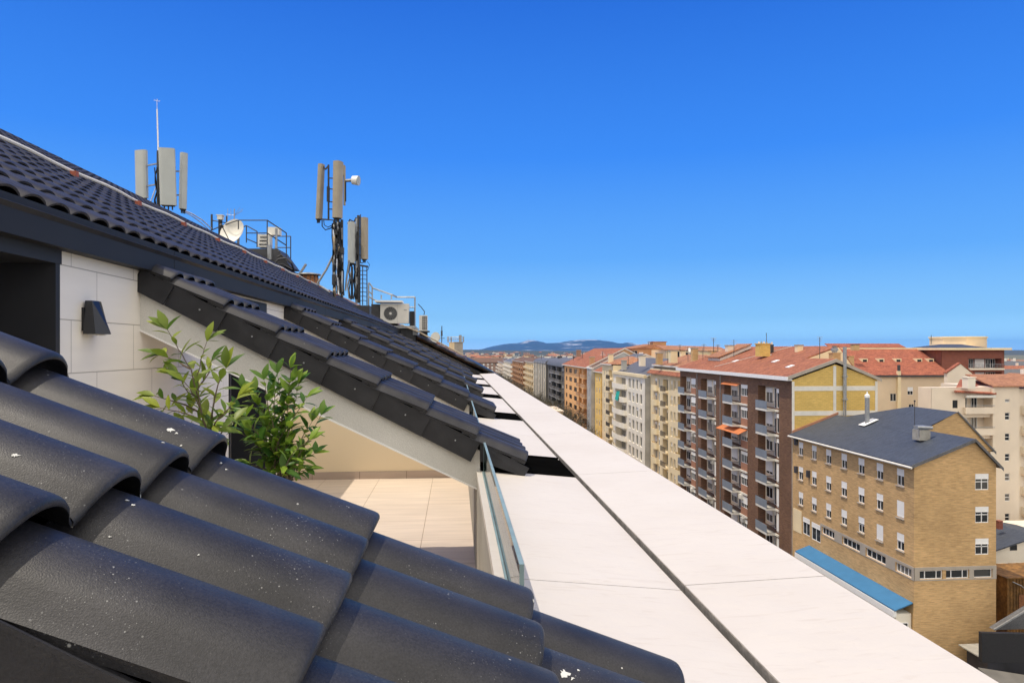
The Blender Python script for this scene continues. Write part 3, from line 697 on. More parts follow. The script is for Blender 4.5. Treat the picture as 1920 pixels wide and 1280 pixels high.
# ---- air conditioners on their railed stand
D5 = 28.4
E_ = lambda x, y, dd=0: atD(x, y, D5+dd)
q = E_(740, 612)
st = thing('equipment_stand', (q.x, q.y, q.z-.3), 'galvanised railed stand carrying the outdoor units at the roof edge', 'stand')
m = MB()
def rl(*p, r=.03): 
    for a, b in zip(p, p[1:]): m.tube([E_(*a), E_(*b)], r, 6)
rl((691, 530), (691, 580), r=.035); rl((692, 530), (698, 538), (698, 575)); rl((692, 546), (698, 552)); rl((692, 556), (700, 562))
rl((699, 540), (736, 553), (744, 557, .4), (778, 557, .4), (778, 615, .4), r=.035); rl((698, 560), (712, 566)); rl((763, 576, .4), (778, 576, .4), r=.03)
rl((715, 553), (715, 561)); rl((734, 553), (734, 561))
m.build('rail', 'galv', st)
m = MB(); c = E_(745, 610); m.box(c.x-1.1, c.x+.75, c.y-.3, c.y+.9, c.z-.12, c.z-.02); m.box(c.x+.65, c.x+.85, c.y-.2, c.y+.6, c.z-.4, c.z-.1); m.build('base_frame', 'galv', st)
m = MB(); m.box(c.x-.9, c.x+.75, c.y-.1, c.y+.9, c.z-.9, c.z-.12); m.build('plinth', 'rail_dark', st)
def ac_unit(px0, px1, py0, py1, D, label, fanx, face='front'):
    a = atD(px0, py0, D); b = atD(px1, py1, D); y = a.y
    t = thing('air_conditioner', ((a.x+b.x)/2, y, b.z), label, 'air conditioner', None)
    m = MB(); m.box(a.x, b.x, y, y+.55, b.z, a.z); m.build('casing', 'ac_white', t)
    if face == 'front':
        r = (a.z-b.z)*.335; c = Vector((a.x+(b.x-a.x)*fanx, y-.012, (a.z+b.z)/2))
        m = MB(); m.tube([c, c+Vector((0, .02, 0))], r, 32); m.build('fan_grille', 'fan_grille', t)
        m = MB(); m.tube([c+Vector((0, -.02, 0)), c], r*.2, 20); m.build('hub', 'ac_white', t)
        m = MB()
        for k in range(1, 6):
            rr_ = r*k/5.5; m.tube([c+Vector((rr_*math.cos(2*math.pi*i/28), -.008, rr_*math.sin(2*math.pi*i/28))) for i in range(29)], .006, 4)
        for k in range(16): 
            an_ = math.pi*k/8; m.tube([c+Vector((0, -.01, 0)), c+Vector((r*math.cos(an_), -.01, r*math.sin(an_)))], .004, 4)
        m.build('guard_wire', 'galv', t)
        m = MB(); m.box(b.x-.42*(b.x-a.x)+.02, b.x-.42*(b.x-a.x)+.026, y-.004, y+.002, b.z+.03, a.z-.03); m.box(b.x-.2, b.x-.08, y-.01, y, a.z-.28, a.z-.24); m.build('seam', 'galv', t)
    return t, a, b
t, a, b = ac_unit(713, 766, 569, 606, D5-.3, 'big cream air conditioner with round black fan grille and sun shield', .36)
m = MB(); m.box(a.x-.2, b.x-.25, a.y-.22, a.y+.65, a.z+.05, a.z+.12); m.build('sun_shield', 'white_paint', t)
m = MB(); m.box(a.x-.38, a.x-.02, a.y+.1, a.y+.5, b.z-.1, a.z-.02); m.build('side_box', 'rail_dark', t)
m = MB(); m.box(b.x+.03, b.x+.22, a.y+.15, a.y+.55, b.z-.1, a.z-.3); m.build('side_box', 'black_metal', t)
D6 = 31.0
a = atD(786, 591, D6); b = atD(801, 620, D6)
t = thing('air_conditioner', ((a.x+b.x)/2, a.y, b.z), 'small white air conditioner seen side on with louvred face, right of the stand', 'air conditioner')
m = MB(); m.box(a.x, b.x, a.y, a.y+.5, b.z, a.z); m.build('casing', 'ac_white', t)
m = MB()
w = b.x-a.x
m.box(a.x+w*.38, b.x-.02, a.y-.01, a.y, b.z+.06, a.z-.05); m.build('louvre', 'fan_grille', t)
m = MB()
for k in range(1, 7): zz = b.z+.06+(a.z-b.z-.11)*k/7; m.box(a.x+w*.38, b.x-.02, a.y-.02, a.y-.01, zz-.008, zz+.008)
for k in (1, 2): xx = a.x+w*.38+(w*.6)*k/3; m.box(xx-.006, xx+.006, a.y-.021, a.y-.012, b.z+.06, a.z-.05)
m.build('slat', 'ac_white', t)
m = MB(); m.tube([atD(784, 570, D6), atD(790, 576, D6), atD(796, 584, D6), atD(795, 590, D6)], .02, 6); m.build('hose', 'cable_black', t)
m = MB(); m.box(a.x-.1, b.x+.1, a.y-.05, a.y+.6, b.z-.06, b.z); m.box(a.x, b.x, a.y+.3, a.y+.5, b.z-1.4, b.z-.06); m.build('bracket', 'rail_dark', t)

# ---- neighbour roof beyond the end of the ledge, with its chimneys
nb = thing('apartment_building', (-5, 45, GZ), 'neighbouring building with brown sheet roof overhanging the far end of the pale ledge', 'building')
m = MB()
m.prism([(1.9, 30.3, -1.15), (-7.6, 30.3, 3.55), (-13, 30.3, .8), (-13, 30.3, .6), (-7.6, 30.3, 3.35), (1.9, 30.3, -1.3)], (0, 30, 0)); m.build('roof', 'copper_roof', nb)
m = MB(); m.box(1.2, 1.98, 28.75, 60.3, -1.42, -1.31); m.prism([(1.98, 28.7, -1.16), (.6, 28.7, -.47), (.6, 28.7, -.56), (1.98, 28.7, -1.25)], (0, 31.6, 0)); m.build('eave', 'black_metal', nb)
m = MB(); m.prism([(1.5, 30.4, GZ), (-13, 30.4, GZ), (-13, 30.4, .5), (-7.6, 30.4, 3.3), (1.5, 30.4, -1.2)], (0, 29.8, 0)); m.build('wall', 'stucco_grey', nb)
def nbz(x): return -.2-.497*x
# black tiles patches over the near strip of that roof, cables and planks
m = MB(); m.smooth = True
s_ = .497; ca_ = 1/math.sqrt(1+s_*s_)
for i in range(9):
    for j in range(10):
        wave_tile(m, (.75-.4*i, 28.62+.235*j, nbz(.75-.4*i)-.07), Vector((-ca_, 0, s_*ca_)), Vector((s_*ca_, 0, ca_)), Vector((0, 1, 0)), .47, .05, .02, .06, n=6, rounded=False, seed=i*13+j)
m.build('tiled_strip', 'tile_far', nb, True)
m = MB()
for k in range(5):
    m.tube([(.3-.12*k, 28.3+.1*k, nbz(.3-.12*k)+.12), (-.7, 28.5+.12*k, nbz(-.7)+.14), (-1.5, 28.2+.1*k, nbz(-1.5)+.16), (-2.2, 27.9, nbz(-2.2)+.1)], .03, 5)
tag(m.build('cable_tray', 'cable_tan', None, True), 'tan cables and pipes running down the dark tiles at the far end of the roof', 'cable')
def chim(px0, px1, py0, py1, D, mat, name, label, cat, pots=0, capm=None, wid=None, capname='cap'):
    a = atD(px0, py0, D); b = atD(px1, py1, D); w = wid or (b.x-a.x)
    t = thing(name, ((a.x+b.x)/2, a.y, b.z), label, cat)
    m = MB(); m.box(a.x, b.x, a.y, a.y+w, b.z, a.z); m.build('stack', mat, t)
    m = MB(); m.box(a.x-.08*w, b.x+.08*w, a.y-.08*w, a.y+1.08*w, a.z, a.z+.08*w); m.build(capname, capm or mat, t)
    for k in range(pots):
        x = a.x+(b.x-a.x)*(k+.5)/pots; m = MB(); m.tube([(x, a.y+w*.5, a.z), (x, a.y+w*.5, a.z+.45*w/pots+.2)], .16*w/pots+.05, 10); m.build('pot', 'galv' if k % 2 else 'stucco_pale', t)
    return t, a, b
chim(852, 868, 642, 668, 52, 'concrete', 'chimney', 'grey concrete roof housing at the top of the brown roof', 'chimney')
chim(842, 853, 642, 662, 54, 'stucco_cream', 'chimney', 'pale roof housing behind the concrete one', 'chimney')
chim(819, 825, 641, 655, 48, 'clip_red', 'chimney', 'small red brick chimney left of the concrete roof housing', 'chimney')
q = atD(828, 640, 48)
t = thing('aerial', (q.x, q.y, atD(828, 655, 48).z), 'thin dark aerial above the small red chimney', 'aerial')
m = MB(); m.tube([atD(828, 655, 48), atD(828.5, 611, 48)], .035, 6); m.tube([atD(828.3, 630, 48), atD(828.3, 620, 48)], .07, 6); m.build('mast', 'rail_dark', t)
m = MB(); m.tube([atD(823, 634, 48), atD(834, 634, 48)], .02, 5); m.build('element', 'rail_dark', t)
q = atD(860, 635, 52)
t = thing('guard_rail', (q.x, q.y, atD(860, 642, 52).z), 'light railing on top of the concrete roof housing', 'railing')
m = MB(); G_ = lambda x, y: atD(x, y, 52.3)
for x in (840, 846, 862, 869): m.tube([G_(x, 641.5), G_(x, 631)], .05, 5)
m.tube([G_(838, 632), G_(869, 632)], .03, 5); m.tube([G_(838, 636), G_(869, 636)], .03, 5); m.tube([G_(863, 641), G_(863, 628)], .12, 6); m.build('rail', 'galv', t)
q = atD(805, 640, 42)
t = thing('satellite_dish', (q.x, q.y, atD(815, 645, 42).z), 'small dark dish and arm on the far roof right of the small air conditioner', 'satellite dish')
m = MB(); m.tube([atD(812, 645, 42), atD(816, 631, 42)], .05, 6); m.build('mast', 'rail_dark', t)
m = MB(); m.smooth = True; c = atD(819, 634, 42); m.tube([c, c+Vector((-.05, -.12, .03)), c+Vector((-.1, -.2, .05))], [.1, .3, .34], 16); m.build('reflector', 'panel_grey', t, True)
m = MB(); rr = random.Random(5)
for k in range(9): m.tube([atD(787+k*4+rr.uniform(-3, 3), 628+k*2.4+rr.uniform(-2, 5), 34+k) for _ in range(3)]+[atD(800+k*5, 640+k*2, 36)], .07, 5)
tag(m.build('cable_heap', 'cable_black', None), 'tangle of black cables on the far roof edge', 'cable')

# ---- shrubs on the terrace
def leaf(mb, p, d, n, L, w):
    d = Vector(d).normalized(); n = Vector(n); s_ = d.cross(n).normalized(); n = s_.cross(d)
    pts = []; prof = [(0, .05), (.18, .55), (.42, 1), (.68, .85), (.88, .4), (1, .02)]
    for t, ww in prof:
        c = p+d*L*t-n*(L*.22*t*t); pts.append((c-s_*w*ww+n*w*.28*ww, c, c+s_*w*ww+n*w*.28*ww))
    vs = [q for tr in pts for q in tr]; fs = []
    for i in range(len(prof)-1):
        for j in range(2): fs.append((i*3+j, i*3+j+1, i*3+3+j+1, i*3+3+j))
    mb.raw(vs, fs)
def shrub(name, base, label, stems, Y, leaf_len, matl, dens, seed, r0=.009, wid=.2):
    rr = random.Random(seed)
    root = thing(name, base, label, 'plant', 'shrubs on the terrace')
    sm = MB(); lm = MB(); lm.smooth = True
    for st_ in stems:
        dy = rr.uniform(-.22, .22)
        raw = [atY(x, y, Y+dy*(1 if i else .3)+rr.uniform(-.02, .02)) for i, (x, y) in enumerate(st_)]
        pts = []
        for a, b in zip(raw, raw[1:]):
            for q in range(4): pts.append(a.lerp(b, q/4)+Vector([rr.uniform(-.003, .003) for _ in range(3)]))
        pts.append(raw[-1]); k = len(pts)
        sm.tube(pts, [r0*(1-.8*i/k) for i in range(k)], 6)
        total = sum((b-a).length for a, b in zip(pts, pts[1:])); acc = 0; nxt = total*.12; ang = rr.uniform(0, 6)
        for a, b in zip(pts, pts[1:]):
            acc += (b-a).length
            while acc > nxt:
                t = (b-a).normalized(); ang += 2.4
                u = t.cross(Vector((.3, 1, .1))).normalized(); v = t.cross(u)
                out = u*math.cos(ang)+v*math.sin(ang)
                dirn = (out*1.0+t*rr.uniform(.3, 1.0)+Vector((0, 0, .15))).normalized()
                L = leaf_len*rr.uniform(.55, 1.15)*(1-.25*acc/total)
                leaf(lm, b, dirn, (t*.6+Vector((rr.uniform(-.4, .4), rr.uniform(-.5, .2), 1))), L, L*wid*rr.uniform(.8, 1.2))
                nxt += dens*rr.uniform(.7, 1.3)
        for q in range(3):
            t = (pts[-1]-pts[-2]).normalized(); leaf(lm, pts[-1], t+Vector([rr.uniform(-.5, .5) for _ in range(3)]), (0, -.5, 1), leaf_len*.8, leaf_len*.16)
    # trunk down to the pot
    for st_ in stems[:3]:
        a = atY(*st_[0], Y); sm.tube([Vector(base)+Vector((0, 0, .36)), (a+Vector(base))/2+Vector((0, 0, .2)), a], [r0*1.7, r0*1.3, r0], 6)
    sm.build('stem', 'bark', root, True); lm.build('foliage', matl, root, True)
    m = MB(); m.smooth = True; b = Vector(base); m.tube([b, b+Vector((0, 0, .38)), b+Vector((0, 0, .40))], [.15, .20, .21], 20); m.build('pot', 'stucco_grey', root, True)
Y1 = 3.9
a = atY(388, 880, Y1)
shrub('shrub', (a.x, Y1, -1.84), 'loose tall shrub with large yellow green leaves against the pale wall',
      [[(392, 880), (385, 800), (372, 745), (357, 692), (335, 655), (314, 618)], [(385, 800), (372, 745), (370, 705), (378, 672), (388, 640)],
       [(392, 840), (398, 770), (408, 720), (424, 690)], [(378, 775), (350, 760), (322, 750), (290, 742)], [(386, 800), (362, 780), (335, 772), (300, 764)],
       [(390, 820), (405, 790), (428, 765), (445, 745)], [(372, 745), (352, 735), (335, 705)], [(357, 692), (330, 675), (300, 665)], [(380, 780), (365, 740), (345, 715)],
       [(392, 850), (370, 820), (345, 800)], [(368, 730), (392, 700), (396, 678)], [(392, 850), (415, 810), (438, 790)]],
      Y1, .15, 'leaf_light', .034, 21, .006, .17)
Y2 = 4.5
rr = random.Random(77); st2 = []
tips = [(545, 690), (520, 700), (495, 712), (470, 705), (455, 730), (575, 745), (602, 778), (600, 815), (590, 850), (560, 720), (448, 770), (440, 745), (540, 735), (510, 745), (485, 760),
        (560, 790), (535, 800), (500, 800), (470, 810), (455, 835), (580, 825), (565, 860), (520, 840), (490, 850), (470, 870), (545, 870), (530, 760), (505, 775), (430, 800), (585, 790),
        (515, 720), (552, 765), (478, 735), (495, 830), (575, 880), (440, 850), (462, 780), (538, 835), (548, 715)]
for tx, ty in [t_ for q_, t_ in enumerate(tips) if q_ % 4 != 3]:
    bx = 520+rr.uniform(-14, 30); st2.append([(bx, 900), (bx+(tx-bx)*.25+rr.uniform(-8, 8), 900-(900-ty)*.35), (bx+(tx-bx)*.65+rr.uniform(-6, 6), 900-(900-ty)*.72), (tx, ty)])
a = atY(525, 900, Y2)
shrub('shrub', (a.x, Y2, -1.84), 'dense bushy shrub with dark green glossy leaves under the tiled sloping wall', st2, Y2, .135, 'leaf_dark', .026, 5, .005, .20)
# droppings, laid on the true tile surface
from mathutils.bvhtree import BVHTree
fin0 = [o for o in home.children if o.name == 'fin'][0]
off = WPOS['fin']; bv = BVHTree.FromPolygons([v.co+off for v in fin0.data.vertices], [p.vertices[:] for p in fin0.data.polygons])
ti = 0
for px, py, r in ((318, 806, .010), (331, 812, .004), (306, 830, .004), (340, 835, .003), (29, 853, .006), (238, 938, .004), (250, 947, .004), (262, 930, .0035), (1000, 1126, .006), (1058, 1262, .012), (1073, 1271, .005), (1084, 1256, .004), (1166, 1252, .003), (205, 1006, .0025), (640, 914, .0025), (415, 868, .004), (424, 880, .003), (372, 1040, .002)):
    rr = random.Random(ti+50); hit = bv.ray_cast(Vector((0, 0, 0)), ray(px, py).normalized())
    if hit[0] is None: continue
    c, n = hit[0], hit[1]; n = n if n.z > 0 else -n
    u = Vector((-.88, 0, .46)); u = (u-n*u.dot(n)).normalized(); v = n.cross(u); pts = []
    for q in range(16):
        a = 2*math.pi*q/16; k = r*rr.uniform(.35, 1.15)*(1.7 if q in (3, 9) else 1)
        p_ = c+u*math.cos(a)*k*rr.uniform(.7, 1.0)+v*math.sin(a)*k*.8; h2 = bv.ray_cast(p_+n*.02, -n); pts.append((h2[0] if h2[0] else p_)+n*.0006)
    m = MB(); m.prism(pts, n*.0007); ob = m.build('bird_dropping', 'dropping', None)
    tag(ob, 'white bird dropping splashed on the near black tiles', 'dropping', 'bird droppings on the near tiles'); ti += 1
# ================================================================ CITY
WC = {}
def win_mesh(w, h, style, blind, detail):
    key = (round(w, 2), round(h, 2), style, blind, detail)
    if key in WC: return WC[key]
    fr = 'white_paint' if style != 'dark' else 'rail_dark'
    m = MB(); t = .07 if detail else .06; y0, y1 = -.02, .06
    m.box(-w/2, w/2, y0, y1, 0, t); m.box(-w/2, w/2, y0, y1, h-t, h); m.box(-w/2, -w/2+t, y0, y1, t, h-t); m.box(w/2-t, w/2, y0, y1, t, h-t)
    if w > .8 and style not in ('single',): m.box(-t/2, t/2, y0, y1, t, h-t)
    if style == 'slide': m.box(-w/2+t, w/2-t, y0, y1, h*.5-t/2, h*.5+t/2)
    if w > 2: 
        for q in (-.5, .5): m.box(q*w/2*1.0-t/2, q*w/2+t/2, y0, y1, t, h-t)
    p = MB(); p.box(-w/2+t*.5, w/2-t*.5, .02, .04, t*.5, h-t*.5)
    if not detail:
        # a single far window
        n0 = len(p.v); m.m = [0]*len(m.f)
        m.box(-w/2+t*.5, w/2-t*.5, .02, .04, t*.5, h-t*.5, 1)
        if blind: m.box(-w/2, w/2, -.04, .0, h*(1-blind), h, 2)
        r = (m.mesh('window', [fr, 'pane', 'off_white']), None, None)
    else:
        b = None
        if blind:
            bm_ = MB(); bm_.box(-w/2+.02, w/2-.02, -.07, -.025, h*(1-blind), h+.0)
            bm_.box(-w/2+.02, w/2-.02, -.09, -.02, h*(1-blind)-.04, h*(1-blind)); b = bm_.mesh('blind', 'white_paint' if style != 'cream' else 'off_white')
        r = (m.mesh('window', fr), p.mesh('pane', 'pane'), b)
    WC[key] = r; return r
def window(parent, pos, face, w, h, style='white', blind=0, detail=True, sill=False):
    a, b, c = win_mesh(w, h, style, blind, detail)
    rz = {'X': -math.pi/2, 'Y': 0}[face] if isinstance(face, str) else face
    o = place(a, 'window', pos, parent, rz)
    if b: local(b, 'pane', (0, 0, 0), o)
    if c: local(c, 'blind', (0, 0, 0), o)
    if sill:
        k = ('sill', round(w, 2))
        if k not in WC:
            m = MB(); m.box(-w/2-.08, w/2+.08, -.2, .02, -.09, -.01); WC[k] = m.mesh('sill', 'band_concrete')
        local(WC[k], 'sill', (0, 0, 0), o)
    return o
BC = {}
def balcony(parent, pos, face, w, proj, kind='bars', detail=True, slabm='off_white', panelm='balcony_panel', hgt=1.0):
    key = (round(w, 2), proj, kind, slabm, panelm)
    if key not in BC:
        s_ = MB(); r_ = MB()
        if kind == 'bow':
            n = 10; pts = [(-w/2, 0)]+[(-w/2*math.cos(math.pi*i/n), -proj*math.sin(math.pi*i/n)**.6) for i in range(0, n+1)]+[(w/2, 0)]
            pts = pts[1:-1]
            s_.prism([(x, y, -.22) for x, y in pts], (0, 0, .22))
            for (x, y), (x2, y2) in zip(pts, pts[1:]):
                r_.prism([(x, y, 0), (x2, y2, 0), (x2, y2, hgt), (x, y, hgt)], (0, .08, 0))
            r = (s_.mesh('balcony', slabm), r_.mesh('parapet', panelm))
        else:
            s_.box(-w/2, w/2, -proj, 0, -.26, 0)
            if kind == 'solid':
                r_.box(-w/2, w/2, -proj, -proj+.1, 0, hgt); r_.box(-w/2, -w/2+.1, -proj+.1, 0, 0, hgt); r_.box(w/2-.1, w/2, -proj+.1, 0, 0, hgt)
                r = (s_.mesh('balcony', slabm), r_.mesh('parapet', panelm))
            elif kind == 'panel':       # metal panel in front, bars at the flanks
                r_.box(-w/2, w/2, -proj-.02, -proj+.02, .04, hgt)
                n = max(3, int(proj/.14))
                for sx in (-1, 1):
                    x = sx*(w/2-.03)
                    r_.box(x-.02, x+.02, -proj+.02, 0, hgt-.05, hgt, 1); r_.box(x-.02, x+.02, -proj+.02, 0, .04, .09, 1)
                    for i in range(n): yy = -proj+.08+i*(proj-.1)/n; r_.box(x-.012, x+.012, yy, yy+.03, .09, hgt-.05, 1)
                r = (s_.mesh('balcony', slabm), r_.mesh('railing', [panelm, 'railing_bars']))
            else:
                r_.box(-w/2, w/2, -proj, -proj+.04, hgt-.05, hgt)
                n = max(4, int(w/.16))
                for i in range(n): xx = -w/2+i*w/n; r_.box(xx, xx+.03, -proj, -proj+.03, 0, hgt-.05)
                for x in (-w/2, w/2-.04): r_.box(x, x+.04, -proj+.04, 0, hgt-.05, hgt)
                r = (s_.mesh('balcony', slabm), r_.mesh('railing', 'railing_bars'))
        BC[key] = r
    a, b = BC[key]; rz = {'X': -math.pi/2, 'Y': 0}[face]
    o = place(a, 'balcony', pos, parent, rz); local(b, b.name.split('.')[0], (0, 0, 0), o); return o

def gable_roof(parent, x0, x1, y0, y1, ze, zr, mat, xr=None, ov=.5, hip0=0, hip1=0, th=.22, fascia='off_white', name='roof', infill=None):
    """ridge along Y at xr; eaves at x0-ov and x1+ov"""
    xr = (x0+x1)/2 if xr is None else xr
    sl = (zr-ze)/(xr-x0); sr = (zr-ze)/(x1-xr)
    A = [(x0-ov, y0-.12, ze-sl*ov), (x0-ov, y1+.12, ze-sl*ov)]; B = [(x1+ov, y0-.12, ze-sr*ov), (x1+ov, y1+.12, ze-sr*ov)]
    C = [(xr, y0-.12+hip0, zr), (xr, y1+.12-hip1, zr)]
    m = MB()
    fs = [[A[0], C[0], C[1], A[1]], [B[1], C[1], C[0], B[0]], [A[0], B[0], C[0]], [A[1], C[1], B[1]]]
    top = [[tuple(Vector(p)+Vector((0, 0, th))) for p in f] for f in fs[:2]]
    for f in top: m.face(f)
    for i, f in ((2, fs[2]), (3, fs[3])):
        h = hip0 if i == 2 else hip1
        if h: m.face([tuple(Vector(p)+Vector((0, 0, th))) for p in f])
    for f in fs[:2]: m.face(f[::-1], 0)
    ro = m.build(name, [mat], parent)
    if infill:
        im = MB()
        for yy, hh in ((y0+.01, hip0), (y1-.01, hip1)):
            if not hh: im.face([(x0, yy, ze-.3), (x1, yy, ze-.3), (x1, yy, ze), (xr, yy, zr), (x0, yy, ze)])
        im.build('gable', infill, parent)
    e = MB()
    e.box(x0-ov-.03, x0-ov, y0-.15, y1+.15, ze-sl*ov-.03, ze-sl*ov+th+.03)
    e.box(x1+ov, x1+ov+.03, y0-.15, y1+.15, ze-sr*ov-.03, ze-sr*ov+th+.03)
    if not hip0:
        for P_, Q_ in ((A[0], C[0]), (B[0], C[0])):
            p = Vector(P_); q = Vector(Q_); e.prism([p+Vector((0, 0, -.03)), q+Vector((0, 0, -.03)), q+Vector((0, 0, th+.03)), p+Vector((0, 0, th+.03))], (0, -.03, 0))
    e.build('gutter', fascia, ro)
    return ro
def street_block(root, x, depth, y0, y1, zt, mat, floors, cols, detail, wallname='wall', rec=.18, recm=None, side=None, zb=GZ):
    """block whose street face looks to -X.  cols: (ycentre, width, height, zoff, kind, opts)"""
    rects = []; todo = []
    for zf in floors:
        for c in cols:
            yc, w, h, zo, kind = c[:5]; op = c[5] if len(c) > 5 else {}
            d = op.get('rec', rec); rects.append((yc-w/2, yc+w/2, zf+zo, zf+zo+h, d)); todo.append((zf, yc, w, h, zo, kind, op, d))
    m = MB()
    wall_open(m, (x, 0, 0), (0, 1, 0), (-1, 0, 0), y0, y1, zb, zt, [(a, b, c, d, e) for a, b, c, d, e in rects], 0, 1)
    # backs of deep recesses, other three walls, cap
    for a, b, c, d, e in rects:
        m.face([(x+e+.07, a, c), (x+e+.07, b, c), (x+e+.07, b, d), (x+e+.07, a, d)], 1)
    sr = side or []
    wall_open(m, (x, y0, 0), (1, 0, 0), (0, -1, 0), 0, depth, zb, zt, [(a-w/2, a+w/2, z, z+h, .15) for a, w, z, h, _, _ in sr], 0, 0)
    m.face([(x, y1, zb), (x+depth, y1, zb), (x+depth, y1, zt), (x, y1, zt)]); m.face([(x+depth, y0, zb), (x+depth, y1, zb), (x+depth, y1, zt), (x+depth, y0, zt)])
    m.face([(x, y0, zt), (x+depth, y0, zt), (x+depth, y1, zt), (x, y1, zt)])
    m.build(wallname, [mat, recm or mat], root)
    rr = random.Random(int(y0*10))
    for zf, yc, w, h, zo, kind, op, d in todo:
        bl = rr.choice(op.get('blinds', (0, 0, .3, .6)))
        if kind == 'bay':
            # balcony recess: glazed door and window at the back
            ww = w*.42
            window(root, (x+d, yc+w*.22, zf+zo), 'X', ww, h-.15, 'white', bl, detail)
            window(root, (x+d, yc-w*.25, zf+zo), 'X', w*.36, h-.15, 'white', rr.choice((0, .4)), detail)
        else:
            window(root, (x+d-.06, yc, zf+zo), 'X', w, h, op.get('style', 'white'), bl, detail, op.get('sill', False))
        if 'balc' in op:
            bw, pr, bk = op['balc'][:3]; balcony(root, (x, yc+op.get('boff', 0), zf), 'X', bw, pr, bk, detail, *op['balc'][3:])
    for a, w, z, h, st, bl in sr:
        window(root, (x+a, y0+.10, z), 'Y', w, h, st, bl, detail)
XS = 39.2
# ---------------------------------------------------------------- B1 tan brick building with slate roof
b1 = thing('brick_building', (43, 66, GZ), 'tan brick building with dark slate roof and white rolled blinds, lower right', 'building')
y0, y1 = 55.6, 76.85; zt = -9.95
rowz = [-12.05, -14.88, -17.75]; cy = [57.4, 60.35, 63.25, 66.2, 69.1, 72.0, 74.9]
m = MB()
rects = [(y-.5, y+.5, z, z+1.5, .16) for z in rowz for y in cy]
bandw = [(57.0, 2.1), (61.0, 3.0), (65.0, 3.0), (69.2, 2.4)]
rects += [(yc-w/2, yc+w/2, -19.75, -19.0, .2) for yc, w in bandw]
rects += [(70.7, 72.5, -20.9, -19.0, .12), (72.9, 74.4, -20.8, -18.9, .12), (75.2, 76.4, -20.3, -18.8, .6)]
wall_open(m, (XS, 0, 0), (0, 1, 0), (-1, 0, 0), y0, y1, GZ, zt, rects, 0, 0)
sr = [(6.2, 1.25, z, 1.4) for z in (-12.15, -15.0, -17.75)]+[(1.55, 2.1, -19.75, .75), (3.95, 2.1, -19.75, .75), (6.3, 1.7, -19.75, .75)]
wall_open(m, (XS, y0, 0), (1, 0, 0), (0, -1, 0), 0, 7.5, GZ, zt, [(a-w/2, a+w/2, z, z+h, .15) for a, w, z, h in sr], 0, 0)
m.face([(XS, y0, zt), (XS+7.5, y0, zt), (XS+5.4, y0, -7.9)])                       # gable
m.face([(XS+7.5, y0, GZ), (XS+7.5, y1, GZ), (XS+7.5, y1, zt), (XS+7.5, y0, zt)])
m.box(XS+7.5, 51.5, 62, 76.8, GZ, -9.2)
m.face([(43.3, 61.9, -8.4), (48.0, 61.9, -6.03), (51.7, 61.9, -9.78), (43.3, 61.9, -9.78)])
m.build('wall', 'brick_tan', b1)
for i, z in enumerate(rowz):
    for j, y in enumerate(cy):
        window(b1, (XS+.08, y, z), 'X', 1.0, 1.5, 'slide' if i == 2 else 'white', (.38, .42, .42, .46, .40, .9, .42, .36)[(i*5+j*3) % 8], True, True)
for a, w, z, h in sr[:3]: window(b1, (XS+a, y0+.07, z), 'Y', w, h, 'slide', .32 if z < -17 else .3, True)
for a, w, z, h in sr[3:]: window(b1, (XS+a, y0+.12, z), 'Y', w, h, 'single', 0, True)
for yc, w in bandw: window(b1, (XS+.12, yc, -19.75), 'X', w, .75, 'white', 0, True)
for yc, w, z, h in ((71.6, 1.8, -20.9, 1.9), (73.65, 1.5, -20.8, 1.9)): window(b1, (XS+.04, yc, z), 'X', w, h, 'white', .25, True)
m = MB()
for a, b in ((55.57, 55.9), (58.1, 59.45), (62.55, 63.45), (66.55, 67.95), (70.45, 70.68)): m.box(XS-.03, XS+.02, a, b, -19.85, -18.75)
m.box(XS-.031, XS+.02, 55.57, 70.68, -18.95, -18.70); m.box(XS-.031, XS+.02, 55.57, 70.68, -19.86, -19.76)
m.box(XS-.02, XS+.49, y0-.03, y0+.02, -19.85, -18.70); m.box(XS+.5, XS+7.52, y0-.031, y0+.02, -18.98, -18.70); m.box(XS+.5, XS+7.52, y0-.031, y0+.02, -19.87, -19.76)
m.box(XS+5.02, XS+5.44, y0-.03, y0+.02, -19.76, -18.98); m.box(XS+7.16, XS+7.52, y0-.03, y0+.02, -19.76, -18.98)
m.build('concrete_band', 'band_concrete', b1)
m = MB(); m.box(XS-.04, XS, 74.7, 76.6, -21.0, -18.4); m.build('render_panel', 'stucco_cream', b1)
m = MB()
for y, z in ((75.75, -11.0), (75.75, -14.2), (73.0, -14.2)):
    m = MB(); m.box(XS-.3, XS, y-.2, y+.2, z, z+.75); m.build('wall_box', 'shop_dark', b1)
rf = MB()     # slate roof: long street slope, steep court slope, taller wing behind
def sl(x): return -9.9+.38*(x-XS)
e0 = XS-.45
rf.prism([(e0, 55.3, sl(e0)), (XS+5.4, 55.3, sl(XS+5.4)), (XS+5.4, 76.8, sl(XS+5.4)), (e0, 76.8, sl(e0))], (0, 0, .16))
rf.prism([(XS+5.4, 55.3, sl(XS+5.4)), (XS+7.85, 55.3, sl(XS+5.4)-2.45), (XS+7.85, 76.8, sl(XS+5.4)-2.45), (XS+5.4, 76.8, sl(XS+5.4))], (0, 0, .16))
rf.raw([(XS+5.4-1.2, 61.8, sl(XS+4.2)+.17), (48.0, 61.8, -6.0), (48.0, 68.4, -6.0), (XS+5.3, 75.0, sl(XS+5.3)+.17), (51.8, 61.8, -9.9), (51.8, 76, -9.9)],
       [(0, 1, 2, 3), (1, 4, 5, 2), (2, 5, 3)])
rfo = rf.build('roof', 'slate', b1)
g_ = MB(); g_.tube([(e0-.07, 55.2, sl(e0)-.02), (e0-.07, 76.85, sl(e0)-.02)], .10, 8)
g_.build('gutter', 'off_white', rfo)
g_ = MB()
